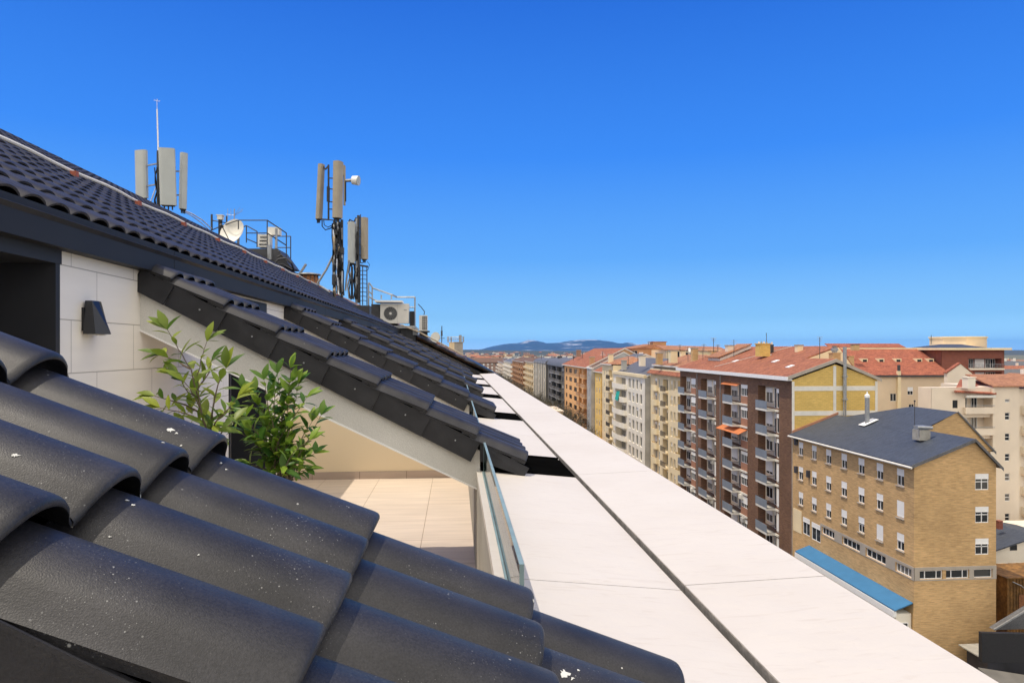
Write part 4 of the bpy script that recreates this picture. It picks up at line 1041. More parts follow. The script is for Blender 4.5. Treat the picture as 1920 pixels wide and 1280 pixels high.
g_.prism([(e0, 55.27, sl(e0)-.1), (XS+5.4, 55.27, sl(XS+5.4)-.1), (XS+5.4, 55.27, sl(XS+5.4)+.18), (e0, 55.27, sl(e0)+.18)], (0, .03, 0))
g_.prism([(XS+5.4, 55.27, sl(XS+5.4)-.1), (XS+7.95, 55.27, sl(XS+5.4)-2.65), (XS+7.95, 55.27, sl(XS+5.4)-2.37), (XS+5.4, 55.27, sl(XS+5.4)+.18)], (0, .03, 0))
g_.build('verge', 'slate_grey', rfo); g_ = MB(); g_.prism([(48.0, 61.75, -6.1), (51.9, 61.75, -10.1), (51.9, 61.75, -9.85), (48.0, 61.75, -5.9)], (0, .04, 0))
g_.build('verge', 'slate_grey', rfo)
g_ = MB(); g_.prism([(XS, 76.82, sl(XS)+.14), (44.8, 76.82, sl(44.8)+.14), (44.8, 76.82, sl(44.8)+.42), (XS, 76.82, sl(XS)+.42)], (0, .12, 0)); g_.build('flashing', 'brick_pink', rfo)
# things on that roof
q = atD(1727, 812, 63); 
t = thing('chimney', (q.x, q.y, q.z-.6), 'squat brick and metal chimney on the dark slate roof', 'chimney')
m = MB(); m.box(q.x-.5, q.x+.55, q.y-.5, q.y+.5, q.z-.6, q.z+.35); m.build('stack', 'concrete', t)
m = MB(); m.tube([(q.x-.75, q.y-.5, q.z+.62), (q.x+.7, q.y-.5, q.z+.55)], .16, 8); m.box(q.x-.45, q.x+.45, q.y-.4, q.y+.4, q.z+.35, q.z+.7); m.build('cowl', 'galv', t)
q = atD(1626, 788, 73)
t = thing('flue', (q.x, q.y, q.z-.5), 'short shiny metal flue with white cowl on the slate roof', 'flue')
m = MB(); m.smooth = True; m.tube([(q.x, q.y, q.z-.6), (q.x, q.y, q.z+2.45)], .23, 14); m.build('pipe', 'galv', t, True)
m = MB(); m.smooth = True; m.tube([(q.x, q.y, q.z+2.45), (q.x, q.y, q.z+2.7), (q.x, q.y, q.z+2.85)], [.26, .26, .1], 14); m.tube([(q.x, q.y, q.z+2.85), (q.x, q.y, q.z+3.1)], .07, 8); m.build('cowl', 'white_paint', t, True)
m = MB(); m.prism([(q.x-.7, q.y-.6, sl(q.x-.7)+.3), (q.x+.9, q.y-.6, sl(q.x+.9)+.35), (q.x+.9, q.y+.5, sl(q.x+.9)+.35), (q.x-.7, q.y+.5, sl(q.x-.7)+.3)], (0, 0, .04)); m.build('flashing', 'white_paint', t)
q = atD(1715, 800, 64)
t = thing('aerial', (q.x, q.y, q.z-.5), 'thin dark pole standing on the slate roof ridge', 'aerial'); m = MB(); m.tube([(q.x, q.y, q.z-.6), (q.x, q.y, atD(1715, 752, 64).z)], .03, 6); m.tube([(q.x, q.y, atD(1715, 752, 64).z-.05), (q.x, q.y, atD(1715, 752, 64).z+.1)], .08, 6); m.build('mast', 'rail_dark', t)
# blue lean-to along the foot of the street face
t = thing('shop_extension', (38.4, 65.5, GZ), 'white single storey extension with bright blue sheet roof against the tan brick building', 'shop')
m = MB(); m.box(37.75, XS-.05, 55.9, 72.8, GZ, -22.75); m.build('wall', 'stucco_white', t)
m = MB(); m.prism([(37.55, 55.7, -22.45), (XS-.04, 55.7, -21.85), (XS-.04, 73.0, -21.85), (37.55, 73.0, -22.45)], (0, 0, .10)); m.build('roof', 'blue_sheet', t)
m = MB(); m.box(37.48, 37.75, 55.8, 73.0, -23.0, -22.5); m.build('fascia', 'white_paint', t)
for k in range(5): window(t, (37.72, 58+3.2*k, -25.6), 'X', 2.4, 2.2, 'white', 0, True)
window(t, (38.45, 55.86, -24.7), 'Y', .8, 1.2, 'white', 0, True)

# ---------------------------------------------------------------- B2 dark brown block with balconies
b2 = thing('apartment_block', (44.5, 97, GZ), 'eight storey dark brown brick block with grey panelled balconies and red tile roof', 'building')
y0, y1 = 77.0, 117.0; zt = -3.75
fl = [-7.35-3.04*k for k in range(8)]
m = MB()
bays = [(80.2, 86.0, 0), (89.2, 97.2, 1), (100.4, 106.8, 0), (109.2, 116.6, 1)]
rects = []
for zf in fl:
    for a, b, kind in bays:
        k = a+(2.2 if kind else .7)
        rects.append((k, b, zf, zf+2.72, 1.0))
        rects.append((a, k-.12, zf+1.0, zf+2.55, .12) if kind else (a, k-.12, zf+.2, zf+2.55, .12))
wall_open(m, (XS, 0, 0), (0, 1, 0), (-1, 0, 0), y0, y1, GZ, zt, rects, 0, 0)
for a, b, c, d, e in rects:
    if e > .5: m.face([(XS+e, a, c), (XS+e, b, c), (XS+e, b, d), (XS+e, a, d)], 1)
m.face([(XS, y1, GZ), (49.7, y1, GZ), (49.7, y1, zt), (XS, y1, zt)]); m.face([(49.7, y0, GZ), (49.7, y1, GZ), (49.7, y1, zt), (49.7, y0, zt)])
m.build('wall', ['brick_brown', 'stucco_pale'], b2)
m = MB(); m.prism([(XS+.02, y0, GZ), (49.7, y0, GZ), (49.7, y0, -3.5), (44.5, y0, -1.75), (XS+.02, y0, -3.6)], (0, .2, 0)); m.build('gable_wall', 'brick_yellow', b2)
m = MB()
for z, hh in ((-4.85, .55), (-7.75, .55), (-10.8, .55)): m.box(XS+.32, 49.4, y0-.035, y0+.02, z, z+hh)
m.box(XS, XS+.3, y0-.04, y0+.02, GZ, -3.75); m.box(49.42, 49.72, y0-.04, y0+.02, GZ, -3.75); m.box(44.25, 44.6, y0-.045, y0+.02, GZ, -1.95)
m.build('render_band', 'off_white', b2)
rr = random.Random(42)
for zf in fl:
    for bi, (a, b, kind) in enumerate(bays):
        k = a+(2.2 if kind else .7)
        if kind:
            pm = MB(); pm.box(XS-.03, XS+.02, a-.02, k-.14, zf-.02, zf+.98); pm.build('brick_parapet', 'brick_pink', b2)
            window(b2, (XS+.05, (a+k-.12)/2, zf+1.0), 'X', k-.12-a, 1.55, 'white', rr.choice((.25, .3, .6)), True)
        else:
            window(b2, (XS+.05, (a+k-.12)/2, zf+.2), 'X', k-.12-a, 2.35, 'single', rr.choice((.2, .9)), True)
        bw = (b-k)*.62 if not kind else (b-k)*.60
        yc = k+bw/2+.05
        # slab carries across the bay
        sm = MB(); sm.box(XS-.14, XS-.002, a-.05, b+.05, zf-.28, zf-.02); sm.build('slab_edge', 'off_white', b2)
        balcony(b2, (XS-.14, yc, zf), 'X', bw, 1.05, 'panel', True)
        window(b2, (XS+.94, k+(b-k)*.28, zf), 'X', (b-k)*.40, 2.5, 'white', rr.choice((0, 0, .3)), True)
        window(b2, (XS+.94, k+(b-k)*.74, zf+.5), 'X', (b-k)*.36, 2.0, 'white', rr.choice((.5, .8, .3)), True)
        if (bi, round(zf, 2)) in ((1, round(fl[2], 2)),):
            aw = MB(); aw.prism([(XS, a, zf+2.55), (XS, b, zf+2.55), (XS-1.3, b, zf+1.95), (XS-1.3, a, zf+1.95)], (0, 0, .05)); aw.build('awning', 'awning_orange', b2)
        if bi == 1 and zf == fl[0]:
            aw = MB(); aw.prism([(XS, k, zf+2.6), (XS, b, zf+2.6), (XS-.6, b, zf+2.3), (XS-.6, k, zf+2.3)], (0, 0, .05)); aw.build('awning', 'awning_orange', b2)
for i_ in range(9):
    a_, b_, kd_ = bays[rr.randrange(4)]; zf = fl[rr.randrange(7)]; yy = a_+rr.uniform(.3, 1.4)
    um = MB(); um.box(XS-.38, XS-.03, yy, yy+.85, zf-.95, zf-.35); um.build('outdoor_unit', 'off_white' if i_ % 2 else 'stucco_grey', b2)
m = MB(); m.tube([(XS-.06, 98.6, GZ), (XS-.06, 98.6, -3.9)], .06, 6); m.tube([(XS-.06, 108.4, GZ), (XS-.06, 108.4, -3.9)], .06, 6); m.build('downpipe', 'galv', b2)
# roof: front gable piece, then the slope climbs on to a higher ridge
rf = MB(); S2 = .35; ze = -3.35
z2 = lambda x: ze+S2*(x-(XS-.6))
rf.prism([(XS-.6, 76.8, ze), (44.5, 76.8, z2(44.5)), (44.5, 84, z2(44.5)), (49.0, 84, z2(49.0)), (49.0, 117.2, z2(49.0)), (XS-.6, 117.2, ze)], (0, 0, .18))
rf.prism([(44.5, 76.8, z2(44.5)), (50.1, 76.8, -3.6), (50.1, 84, -3.6), (44.5, 84, z2(44.5))], (0, 0, .18))
rf.prism([(49.0, 84, z2(49.0)), (51.2, 84, -2.6), (51.2, 117.2, -2.6), (49.0, 117.2, z2(49.0))], (0, 0, .18))
ro = rf.build('roof', 'roof_red', b2)
g_ = MB(); g_.box(XS-.72, XS-.6, 76.7, 117.2, ze-.30, ze+.16); g_.box(XS-.6, XS, 76.9, 117.2, ze-.30, ze-.12); g_.build('eave_board', 'white_paint', ro)
g_ = MB(); g_.prism([(XS-.6, 76.72, ze-.2), (44.5, 76.72, z2(44.5)-.2), (50.1, 76.72, -3.8), (50.1, 76.72, -3.45), (44.5, 76.72, z2(44.5)+.2), (XS-.6, 76.72, ze+.2)], (0, .08, 0)); g_.build('verge', 'band_concrete', ro)
g_ = MB(); g_.prism([(44.6, 83.95, z2(44.5)), (49.0, 83.95, z2(49)-.02), (51.1, 83.95, -2.55), (51.1, 83.95, -4.5), (44.6, 83.95, -4.5)], (0, .05, 0)); g_.build('upper_gable', 'stucco_cream', b2)
m = MB(); m.box(49.6, 51.0, 84, 117, GZ, -2.7); m.build('rear_wall', 'stucco_cream', b2)
g_ = MB()
for x, y, in ((41.5, 82), (43, 89), (45, 95.5), (42.5, 101)): g_.obox((x, y, z2(x)+.24), (.4, 0, .14), (0, .45, 0), (-.014, 0, .04))
g_.build('skylight', 'white_paint', ro)
g_ = MB(); a = Vector((40, 103, z2(40)+.2)); b = Vector((48.9, 96, z2(48.9)+.2)); g_.bar(a, b, .25, .06); g_.build('flashing', 'off_white', ro)
t = thing('dormer', (44, 111, z2(44)), 'low tiled dormer with a pale frame near the far end of the red roof', 'dormer')
m = MB(); m.prism([(42.4, 107, z2(42.4)+.1), (47.6, 107, z2(47.6)+.4), (47.6, 112, z2(47.6)+.4), (42.4, 112, z2(42.4)+.1)], (0, 0, .5)); m.build('frame', 'off_white', t)
m = MB(); m.prism([(42.0, 106.6, z2(42)+.8), (47.6, 106.6, z2(47.6)+1.0), (47.6, 112.4, z2(47.6)+1.0), (42.0, 112.4, z2(42)+.8)], (0, 0, .15)); m.build('roof', 'roof_orange', t)
# chimneys of that roof
t, a, b = chim(1425, 1445, 645, 668, 98, 'brick_yellow', 'chimney', 'yellow brick chimney stack with four pots on the red tiled ridge', 'chimney', pots=4)
t, a, b = chim(1446, 1451, 646, 662, 100, 'rail_dark', 'chimney', 'narrow dark flue beside the yellow brick chimney', 'chimney', pots=1)
t, a, b = chim(1562, 1577, 662, 682, 83, 'brick_tan', 'chimney', 'brick chimney behind the apex of the yellow gable', 'chimney')
q = atD(1569, 662, 83); m = MB(); m.smooth = True
m.tube([(q.x, q.y+.5, q.z), (q.x, q.y+.5, q.z+.25), (q.x, q.y+.5, q.z+.3), (q.x, q.y+.5, q.z+.6), (q.x, q.y+.5, q.z+.65), (q.x, q.y+.5, q.z+.9)], [.3, .3, .42, .42, .2, .34], 10); m.build('cowl', 'galv', t, True)
chim(1592, 1602, 668, 690, 90, 'brick_tan', 'chimney', 'tan brick chimney right of the tall grey flue', 'chimney')
q0 = atY(1584, 785, 76.75); q1 = atY(1584, 650, 76.75)
t = thing('flue', (q0.x, q0.y, q0.z), 'very tall grey metal flue climbing the yellow gable wall', 'flue')
m = MB(); m.smooth = True; zc = atY(1584, 748, 76.75).z
m.tube([(q0.x, q0.y, zc), (q0.x, q0.y, q1.z)], .2, 12); m.build('pipe', 'galv', t, True)
m = MB(); m.tube([(q0.x-.12, q0.y, q0.z-.3), (q0.x-.12, q0.y, zc)], .07, 8); m.tube([(q0.x+.12, q0.y, q0.z-.3), (q0.x+.12, q0.y, zc)], .07, 8); m.box(q0.x-.25, q0.x+.25, q0.y-.2, q0.y+.15, zc-.1, zc+.08)
m.box(q0.x-.24, q0.x+.24, q0.y-.22, q0.y+.2, zc+2.6, zc+2.75); m.build('bracket', 'galv', t)
def aerial(px, py0, py1, D, label, comb=True):
    a = atD(px, py0, D); b = atD(px, py1, D)
    t = thing('aerial', (a.x, a.y, a.z), label, 'aerial')
    m = MB(); r = .00042*D; m.tube([a, (a.x, a.y, b.z)], r, 6); m.build('mast', 'rail_dark', t)
    if comb:
        m = MB(); w = D*.0045
        for k in range(3): z = b.z-.10*k*(a.z-b.z)*-1; m.tube([(a.x-w*(1-.2*k), a.y, b.z-(b.z-a.z)*.09*k), (a.x+w*(1-.2*k), a.y, b.z-(b.z-a.z)*.09*k)], r*.6, 5)
        m.build('element', 'galv', t)
aerial(1537, 672, 632, 84, 'tall thin aerial on the red roof near the cream gable')
aerial(1338, 660, 634, 118, 'thin aerial standing on the small dark chimney')
aerial(1346, 662, 646, 120, 'short pale aerial right of the dark chimney')
aerial(1437, 640, 624, 99, 'thin aerial rising above the yellow brick chimney', False)

# ---------------------------------------------------------------- B3 cream block with rounded bays
b3 = thing('apartment_block', (46, 128, GZ), 'cream block with curved balconies, red tiled parapet and orange hipped roof', 'building')
fl = [-8.1-2.9*k for k in range(8)]
X3 = 40.3
street_block(b3, X3, 12, 117.3, 139, -4.9, 'stucco_cream', fl,
    [(119.9, 3.2, 2.3, .1, 'win', {'rec': 1.1, 'style': 'dark', 'balc': (3.6, .9, 'bow', 'stucco_cream', 'stucco_cream'), 'blinds': (0, .3, .6)}),
     (123.5, 1.1, 1.8, .5, 'win', {'blinds': (0, 0, .4), 'rec': .3}), (125.3, 1.1, 1.8, .5, 'win', {'blinds': (0, 0, .4), 'rec': .3}),
     (129.0, 3.0, 2.2, .1, 'win', {'rec': .9, 'blinds': (0, 0, .3), 'style': 'dark', 'balc': (3.4, .5, 'bars', 'stucco_cream')}), (133, .9, 1.7, .6, 'win', {}), (135.2, 1.4, 1.7, .6, 'win', {'balc': (3.6, .8, 'bow', 'stucco_cream', 'stucco_cream')})], True)
m = MB(); m.prism([(X3-.9, 117.4, -4.9), (X3-.1, 117.4, -4.25), (X3-.1, 138.9, -4.25), (X3-.9, 138.9, -4.9)], (0, 0, .12)); m.build('tiled_parapet', 'roof_red', b3)
m = MB(); m.box(X3-.1, X3+.3, 117.35, 138.9, -4.9, -3.9); m.build('parapet', 'stucco_cream', b3)
m = MB()
for k in range(30): m.box(X3+.55, X3+.6, 118+.7*k, 118.35+.7*k, -4.3, -3.1)
m.build('clerestory', 'pane_dark', b3)
m = MB(); m.box(X3+.6, X3+11, 117.8, 138.5, -4.9, -3.0); m.build('attic_wall', 'stucco_pale', b3)
gable_roof(b3, X3+.9, X3+11, 118.2, 138, -3.0, -1.2, 'roof_orange', hip0=5, hip1=5, ov=.9)

# ---------------------------------------------------------------- B4 white block with green awning
b4 = thing('apartment_block', (45, 153, GZ), 'white and cream block with rounded corner balconies, slate roof and one green awning', 'building')
fl = [-9.0-3.0*k for k in range(7)]
street_block(b4, XS, 12, 139.3, 168, -5.9, 'stucco_white', fl,
    [(142.5, 1.9, 2.1, .3, 'win', {'sill': True, 'blinds': (0, 0, 0, .3), 'rec': .3}), (145.6, 1.9, 2.1, .3, 'win', {'sill': True, 'blinds': (0, 0, 0, .3), 'rec': .3}), (148.8, 1.9, 2.1, .3, 'win', {'sill': True, 'blinds': (0, 0, 0, .3), 'rec': .3}), (152, 1.9, 2.1, .3, 'win', {'sill': True, 'blinds': (0, 0, .4), 'rec': .3}),
     (160.5, 10, 2.3, .05, 'bay', {'rec': 1.4, 'balc': (12.5, 1.3, 'bow', 'stucco_white', 'stucco_white'), 'blinds': (0, .3)})], True)
m = MB(); m.box(XS-.35, XS+.3, 139.2, 168, -5.95, -5.3); m.build('cornice', 'stucco_cream', b4)
m = MB(); m.box(XS-.03, XS+1.3, 139.26, 139.3, GZ, -5.9); m.build('end_wall', 'stucco_grey', b4)  # grey sheet paints the shade on the white block's end face
m = MB(); m.prism([(XS-1.0, 157.2, fl[1]+2.2), (XS-1.0, 160.2, fl[1]+2.2), (XS-1.5, 160.2, fl[1]+.1), (XS-1.5, 157.2, fl[1]+.1)], (.05, 0, 0)); m.build('awning', 'awning_green', b4)
gable_roof(b4, XS+1, XS+12, 139.6, 167.5, -5.5, -2.2, 'slate_grey', hip0=0, hip1=5, ov=.3, infill='stucco_pale')

# ---------------------------------------------------------------- B5 yellow pair
b5 = thing('apartment_block', (46, 175, GZ), 'pale yellow stepped block with low orange roof behind the white block', 'building')
fl = [-7.5-3.0*k for k in range(8)]
street_block(b5, XS, 12, 168.3, 181, -4.0, 'stucco_cream', fl,
    [(171.2, 4.0, 2.0, .3, 'bay', {'rec': .8, 'balc': (4.6, .7, 'bars', 'stucco_cream')}), (175.5, 1.0, 1.6, .6, 'win', {}), (178.6, 1.0, 1.6, .6, 'win', {})], False)
gable_roof(b5, XS, XS+12, 168.3, 181, -3.8, -2.0, 'roof_orange', hip0=4, hip1=4)
b5b = thing('apartment_block', (46, 187, GZ), 'golden yellow block with small red tile roof, narrow balconies up one side', 'building')
fl = [-9.9-3.0*k for k in range(7)]
street_block(b5b, XS+.6, 12, 181.2, 193.4, -6.3, 'stucco_yellow', fl,
    [(183.5, 2.4, 2.0, .3, 'bay', {'rec': .5, 'balc': (2.8, .7, 'solid', 'stucco_yellow', 'stucco_yellow')}), (187.4, 1.3, 1.6, .6, 'win', {}), (191, 1.3, 1.6, .6, 'win', {})], False)
gable_roof(b5b, XS+.6, XS+7, 181.2, 193.4, -6.1, -4.4, 'roof_red', hip0=2, hip1=2)
m = MB(); m.box(XS+6, XS+14, 181.3, 193.3, GZ, -4.0); m.build('rear_wall', 'stucco_pale', b5b)
gable_roof(b5b, XS+6, XS+18, 181.3, 193.3, -3.9, -1.4, 'slate_grey', ov=.4, infill='stucco_pale')
b6 = thing('apartment_block', (45, 197, GZ), 'narrow grey stained blank block between the golden yellow and orange blocks', 'building')
street_block(b6, XS-.5, 12, 193.6, 200, -5.6, 'stucco_grey', [-9-3*k for k in range(7)], [(197, 1.0, 1.4, .8, 'win', {})], False)
m = MB(); m.box(XS-.7, XS+.2, 193.5, 200, -5.6, -5.2); m.build('cornice', 'white_paint', b6)
gable_roof(b6, XS, XS+18, 193.6, 200, -5.4, -.9, 'roof_brown', ov=.3, infill='stucco_grey')
# ---------------------------------------------------------------- B7 orange block
b7 = thing('apartment_block', (46, 222, GZ), 'orange rendered block with rows of dark windows and sloping red tile roof', 'building')
fl = [-8.6-2.95*k for k in range(8)]
street_block(b7, XS, 14, 200.3, 245, -5.3, 'stucco_orange', fl,
    [(205, 6.5, 2.1, .3, 'bay', {'rec': 1.2, 'balc': (7.4, 1.0, 'solid', 'stucco_orange', 'brick_orange')}), (213.5, 4.5, 2.1, .3, 'bay', {'rec': 1.2, 'balc': (5, 1.0, 'solid', 'stucco_orange', 'brick_orange')}),
     (222.5, 5.5, 1.5, .6, 'win', {'style': 'dark', 'blinds': (0,)}), (232, 5.5, 1.5, .6, 'win', {'style': 'dark', 'blinds': (0,)}), (240.5, 3, 1.5, .6, 'win', {'style': 'dark', 'blinds': (0,)})], False, recm='stucco_orange')
gable_roof(b7, XS, XS+22, 200.3, 245, -5.1, .2, 'roof_red', ov=1.0, infill='brick_orange')
# ---------------------------------------------------------------- B8 dark grey pair
b8 = thing('office_block', (46, 268, GZ), 'dark grey curved roofed block with long window bands and balconies', 'building')
fl = [-9.2-3.1*k for k in range(7)]
street_block(b8, XS, 16, 245.5, 290, -6.3, 'stone_grey', fl,
    [(249, 2.2, 1.9, .4, 'win', {'style': 'dark'}), (258, 11, 1.9, .5, 'win', {'rec': .9, 'balc': (12, .9, 'solid', 'stucco_grey', 'stone_grey'), 'style': 'dark', 'blinds': (0,)}), (272, 11, 1.9, .5, 'win', {'rec': .9, 'balc': (12, .9, 'solid', 'stucco_grey', 'stone_grey'), 'style': 'dark', 'blinds': (0,)}), (284, 4, 1.9, .4, 'win', {'style': 'dark'})], False)
m = MB(); m.smooth = True; n = 12
arc = [(XS-.6+17.2*(1-math.cos(math.pi*i/n))/2, -6.4+3.3*math.sin(math.pi*i/n)**.8) for i in range(n+1)]
m.prism([(x, 245.3, z) for x, z in arc], (0, 45, 0)); m.build('roof', 'slate_grey', b8, True)
b8b = thing('office_block', (46, 312, GZ), 'grey block of tall vertical fins next to the curved roofed one', 'building')
street_block(b8b, XS-.8, 16, 290.5, 334, -6.2, 'stone_grey', fl, [(295+6*k, 2.6, 2.7, .15, 'win', {'style': 'dark', 'blinds': (0, 0, .5)}) for k in range(7)], False)
m = MB()
for k in range(8): m.box(XS-1.1, XS-.8, 291.2+6*k, 292.6+6*k, GZ, -5.6)
m.build('fin', 'stucco_white', b8b)
m = MB(); m.smooth = True; arc = [(XS-1.2+17.2*(1-math.cos(math.pi*i/n))/2, -6.2+2.6*math.sin(math.pi*i/n)**.8) for i in range(n+1)]
m.prism([(x, 290.3, z) for x, z in arc], (0, 44, 0)); m.build('roof', 'slate_grey', b8b, True)
rr = random.Random(9)
for k in range(9):
    y = 250+k*9+rr.uniform(-2, 2); x = XS+5+rr.uniform(-2, 3); top_z = -3.4 if y < 290 else -4.0
    t = thing('roof_vent', (x, y, top_z-.6), 'pale roof vent, one of the row along the curved grey roof', 'vent', 'vents along the curved roof')
    m = MB(); m.box(x-.9, x+.9, y-.8, y+.8, top_z-.6, top_z+.7); m.build('casing', 'off_white' if k % 3 else 'rail_dark', t)
# ---------------------------------------------------------------- far street blocks
def far_block(y0, y1, x, zt, mat, label, nf, cw, panelm, roofm, kind='bars', slabm='off_white'):
    t = thing('apartment_block', (x+6, (y0+y1)/2, GZ), label, 'building')
    n = max(2, int((y1-y0)/cw)); cols = [(y0+(k+.5)*(y1-y0)/n, cw*.62, 2.0, .3, 'win', {'rec': .9, 'style': 'dark', 'blinds': (0, .3), 'balc': (cw*.8, 1.3, kind, slabm, panelm)}) for k in range(n)]
    street_block(t, x, 13, y0, y1, zt, mat, [zt-3.4-3.0*k for k in range(int((zt-GZ)/3.0)-1)], cols, False)
    gable_roof(t, x, x+13, y0, y1, zt+.1, zt+2.2, roofm, hip0=4, hip1=4); return t
far_block(335, 385, XS, -6.6, 'stucco_cream', 'distant cream block with dark balcony rows left of the grey fins', 6, 9, 'stucco_cream', 'roof_brown', 'solid', 'stucco_cream')
far_block(386, 470, XS-.4, -7.4, 'brick_orange', 'distant brownish block with many shaded balconies', 7, 11, 'brick_orange', 'roof_brown', 'solid', 'brick_orange')
far_block(472, 560, XS-.2, -9.2, 'stucco_white', 'distant white block with scalloped balconies down the avenue', 7, 12, 'stucco_white', 'slate_grey', 'bow', 'stucco_white')
far_block(562, 640, XS, -11, 'stucco_pale', 'farthest beige block on the right side of the avenue', 6, 13, 'stucco_pale', 'roof_brown', 'solid', 'stucco_pale')
# long brick block closing the avenue
t = thing('apartment_block', (16, 690, GZ), 'long low brownish brick block closing the far end of the avenue', 'building')
m = MB(); wall_open(m, (0, 680, 0), (1, 0, 0), (0, -1, 0), -30, 46, GZ, -13, [(-28+4.2*k, -26.2+4.2*k, -16-3.1*j, -13.9-3.1*j, .3) for k in range(17) for j in range(4)], 0, 0)
m.box(-30, 46, 680.5, 700, GZ, -13); m.build('wall', 'brick_far', t)
m = MB(); m.prism([(-31, 679, -13.1), (47, 679, -13.1), (47, 690, -8.7), (-31, 690, -8.7)], (0, 0, .3)); m.prism([(-31, 701, -13.1), (47, 701, -13.1), (47, 690, -8.7), (-31, 690, -8.7)], (0, 0, .3)); m.build('roof', 'roof_brown', t)
for k in range(17):
    for j in range(4): window(t, (-27.1+4.2*k, 680.15, -16-3.1*j), 'Y', 1.8, 2.1, 'white', (0, .6, .9, 1)[(k*3+j) % 4], False)
# buildings on the near side of the avenue, hidden behind the brown roof but there
for i, (a, b) in enumerate(((62, 120), (122, 190), (192, 270), (272, 360), (362, 470), (472, 600))):
    t = thing('apartment_block', (-6, (a+b)/2, GZ), ['pale', 'grey', 'cream', 'brick', 'beige', 'white'][i]+' block on the near side of the avenue, beyond the brown roof', 'building')
    m = MB(); m.box(-16, 1.0, a, b, GZ, -3.4-i*.8); m.build('wall', ['stucco_pale', 'stucco_grey', 'stucco_cream', 'brick_far', 'stucco_peach', 'stucco_white'][i], t)
    gable_roof(t, -16, 1.0, a, b, -3.3-i*.8, -1.5-i*.8, 'roof_brown', hip0=4, hip1=4, ov=.4)
# ================================================================ BUILDINGS BEHIND THE STREET ROW
def front_block(name, label, x0, x1, y0, y1, zt, mat, wins, detail=True, cat='building', side_mat=None, zb=GZ):
    """block whose visible face looks to -Y; wins = (x, w, z, h, style, blind)"""
    t = thing(name, ((x0+x1)/2, (y0+y1)/2, GZ), label, cat)
    m = MB()
    wall_open(m, (0, y0, 0), (1, 0, 0), (0, -1, 0), x0, x1, zb, zt, [(x-w/2, x+w/2, z, z+h, .15) for x, w, z, h, _, _ in wins], 0, 0)
    for q in ([(x0, y0, zb), (x0, y1, zb), (x0, y1, zt), (x0, y0, zt)], [(x1, y0, zb), (x1, y1, zb), (x1, y1, zt), (x1, y0, zt)], [(x0, y1, zb), (x1, y1, zb), (x1, y1, zt), (x0, y1, zt)], [(x0, y0, zt), (x1, y0, zt), (x1, y1, zt), (x0, y1, zt)]): m.face(q)
    m.build('wall', mat, t)
    for x, w, z, h, st, bl in wins: window(t, (x, y0+.1, z), 'Y', w, h, st, bl, detail)
    return t
Zp = lambda px, py, Y: atY(px, py, Y).z
Xp = lambda px, py, Y: atY(px, py, Y).x
# orange brick attic block behind the white block
Y = 212
x0, x1 = Xp(1185, 660, Y), Xp(1258, 660, Y)
t = front_block('apartment_block', 'orange brick attic storeys with pale gable roof, above the slate roof of the white block', x0, x1, Y, Y+18, Zp(1220, 653, Y), 'brick_orange',
    [(Xp(1190, 665, Y), 1.8, Zp(1190, 669, Y), 2.0, 'white', 0), (Xp(1202, 668, Y), 1.4, Zp(1202, 672, Y), 2, 'white', .6), (Xp(1234, 665, Y), 1.1, Zp(1234, 669, Y), 1.7, 'dark', 0), (Xp(1246, 663, Y), 1.6, Zp(1246, 667, Y), 1.5, 'white', 0)])
m = MB(); zt_ = Zp(1220, 653, Y); pk = Xp(1237, 645, Y)
m.prism([(x0-.5, Y-.4, zt_-.1), (pk, Y-.4, zt_+1.5), (x1+.5, Y-.4, zt_-.1)], (0, 18.8, 0)); m.build('roof', 'roof_orange', t)
m = MB(); m.box(pk-1.8, pk+2.4, Y+1, Y+5, zt_+.4, zt_+2.0); m.build('roof_box', 'brick_orange', t)
m = MB(); m.box(pk-2.2, pk+2.7, Y+.8, Y+5.3, zt_+2.0, zt_+2.2); m.build('cap', 'roof_red', t)
# cream block with arched terrace doors
Y = 196
x0, x1 = Xp(1250, 660, Y), Xp(1362, 660, Y)
t = front_block('apartment_block', 'low cream attic block with arched terrace doors and long pinkish roof', x0, x1, Y, Y+16, Zp(1300, 656, Y), 'stucco_cream',
    [(Xp(1258, 665, Y), 1.3, Zp(1258, 671, Y), 2.1, 'dark', 0), (Xp(1269, 665, Y), 1.7, Zp(1269, 671, Y), 2.2, 'dark', 0), (Xp(1287, 665, Y), .9, Zp(1287, 668, Y), 1.2, 'dark', 0)])
m = MB(); z_ = Zp(1300, 656, Y)
m.prism([(x0-1, Y-.6, z_), (x1+1, Y-.6, z_-.6), (x1+1, Y+8, z_+.8), (x0-1, Y+8, z_+1.3)], (0, 0, .2)); m.build('roof', 'roof_orange', t)
m = MB(); m.box(Xp(1254, 660, Y), Xp(1273, 660, Y), Y-.5, Y+.2, z_-.4, z_-.1); m.build('arch_band', 'stucco_pale', t)
chim(1295, 1311, 661, 672, 150, 'stucco_cream', 'chimney', 'wide beige chimney block behind the orange hipped roof', 'chimney')
chim(1335, 1343, 658, 672, 118, 'brick_tan', 'chimney', 'small dark topped chimney carrying an aerial', 'chimney', capm='rail_dark')
chim(1277, 1286, 660, 671, 140, 'stucco_cream', 'chimney', 'narrow cream chimney left of the wide beige one', 'chimney')
q = atD(1294, 656, 150); t = thing('satellite_dish', (q.x, q.y, q.z-1), 'small white dish above the wide beige chimney', 'satellite dish')
m = MB(); m.smooth = True; m.tube([q, q+Vector((-.1, -.2, .05))], [.1, .5], 16); m.build('reflector', 'white_paint', t, True)
m = MB(); m.tube([q, (q.x, q.y, q.z-1.1)], .06, 6); m.build('mast', 'galv', t)

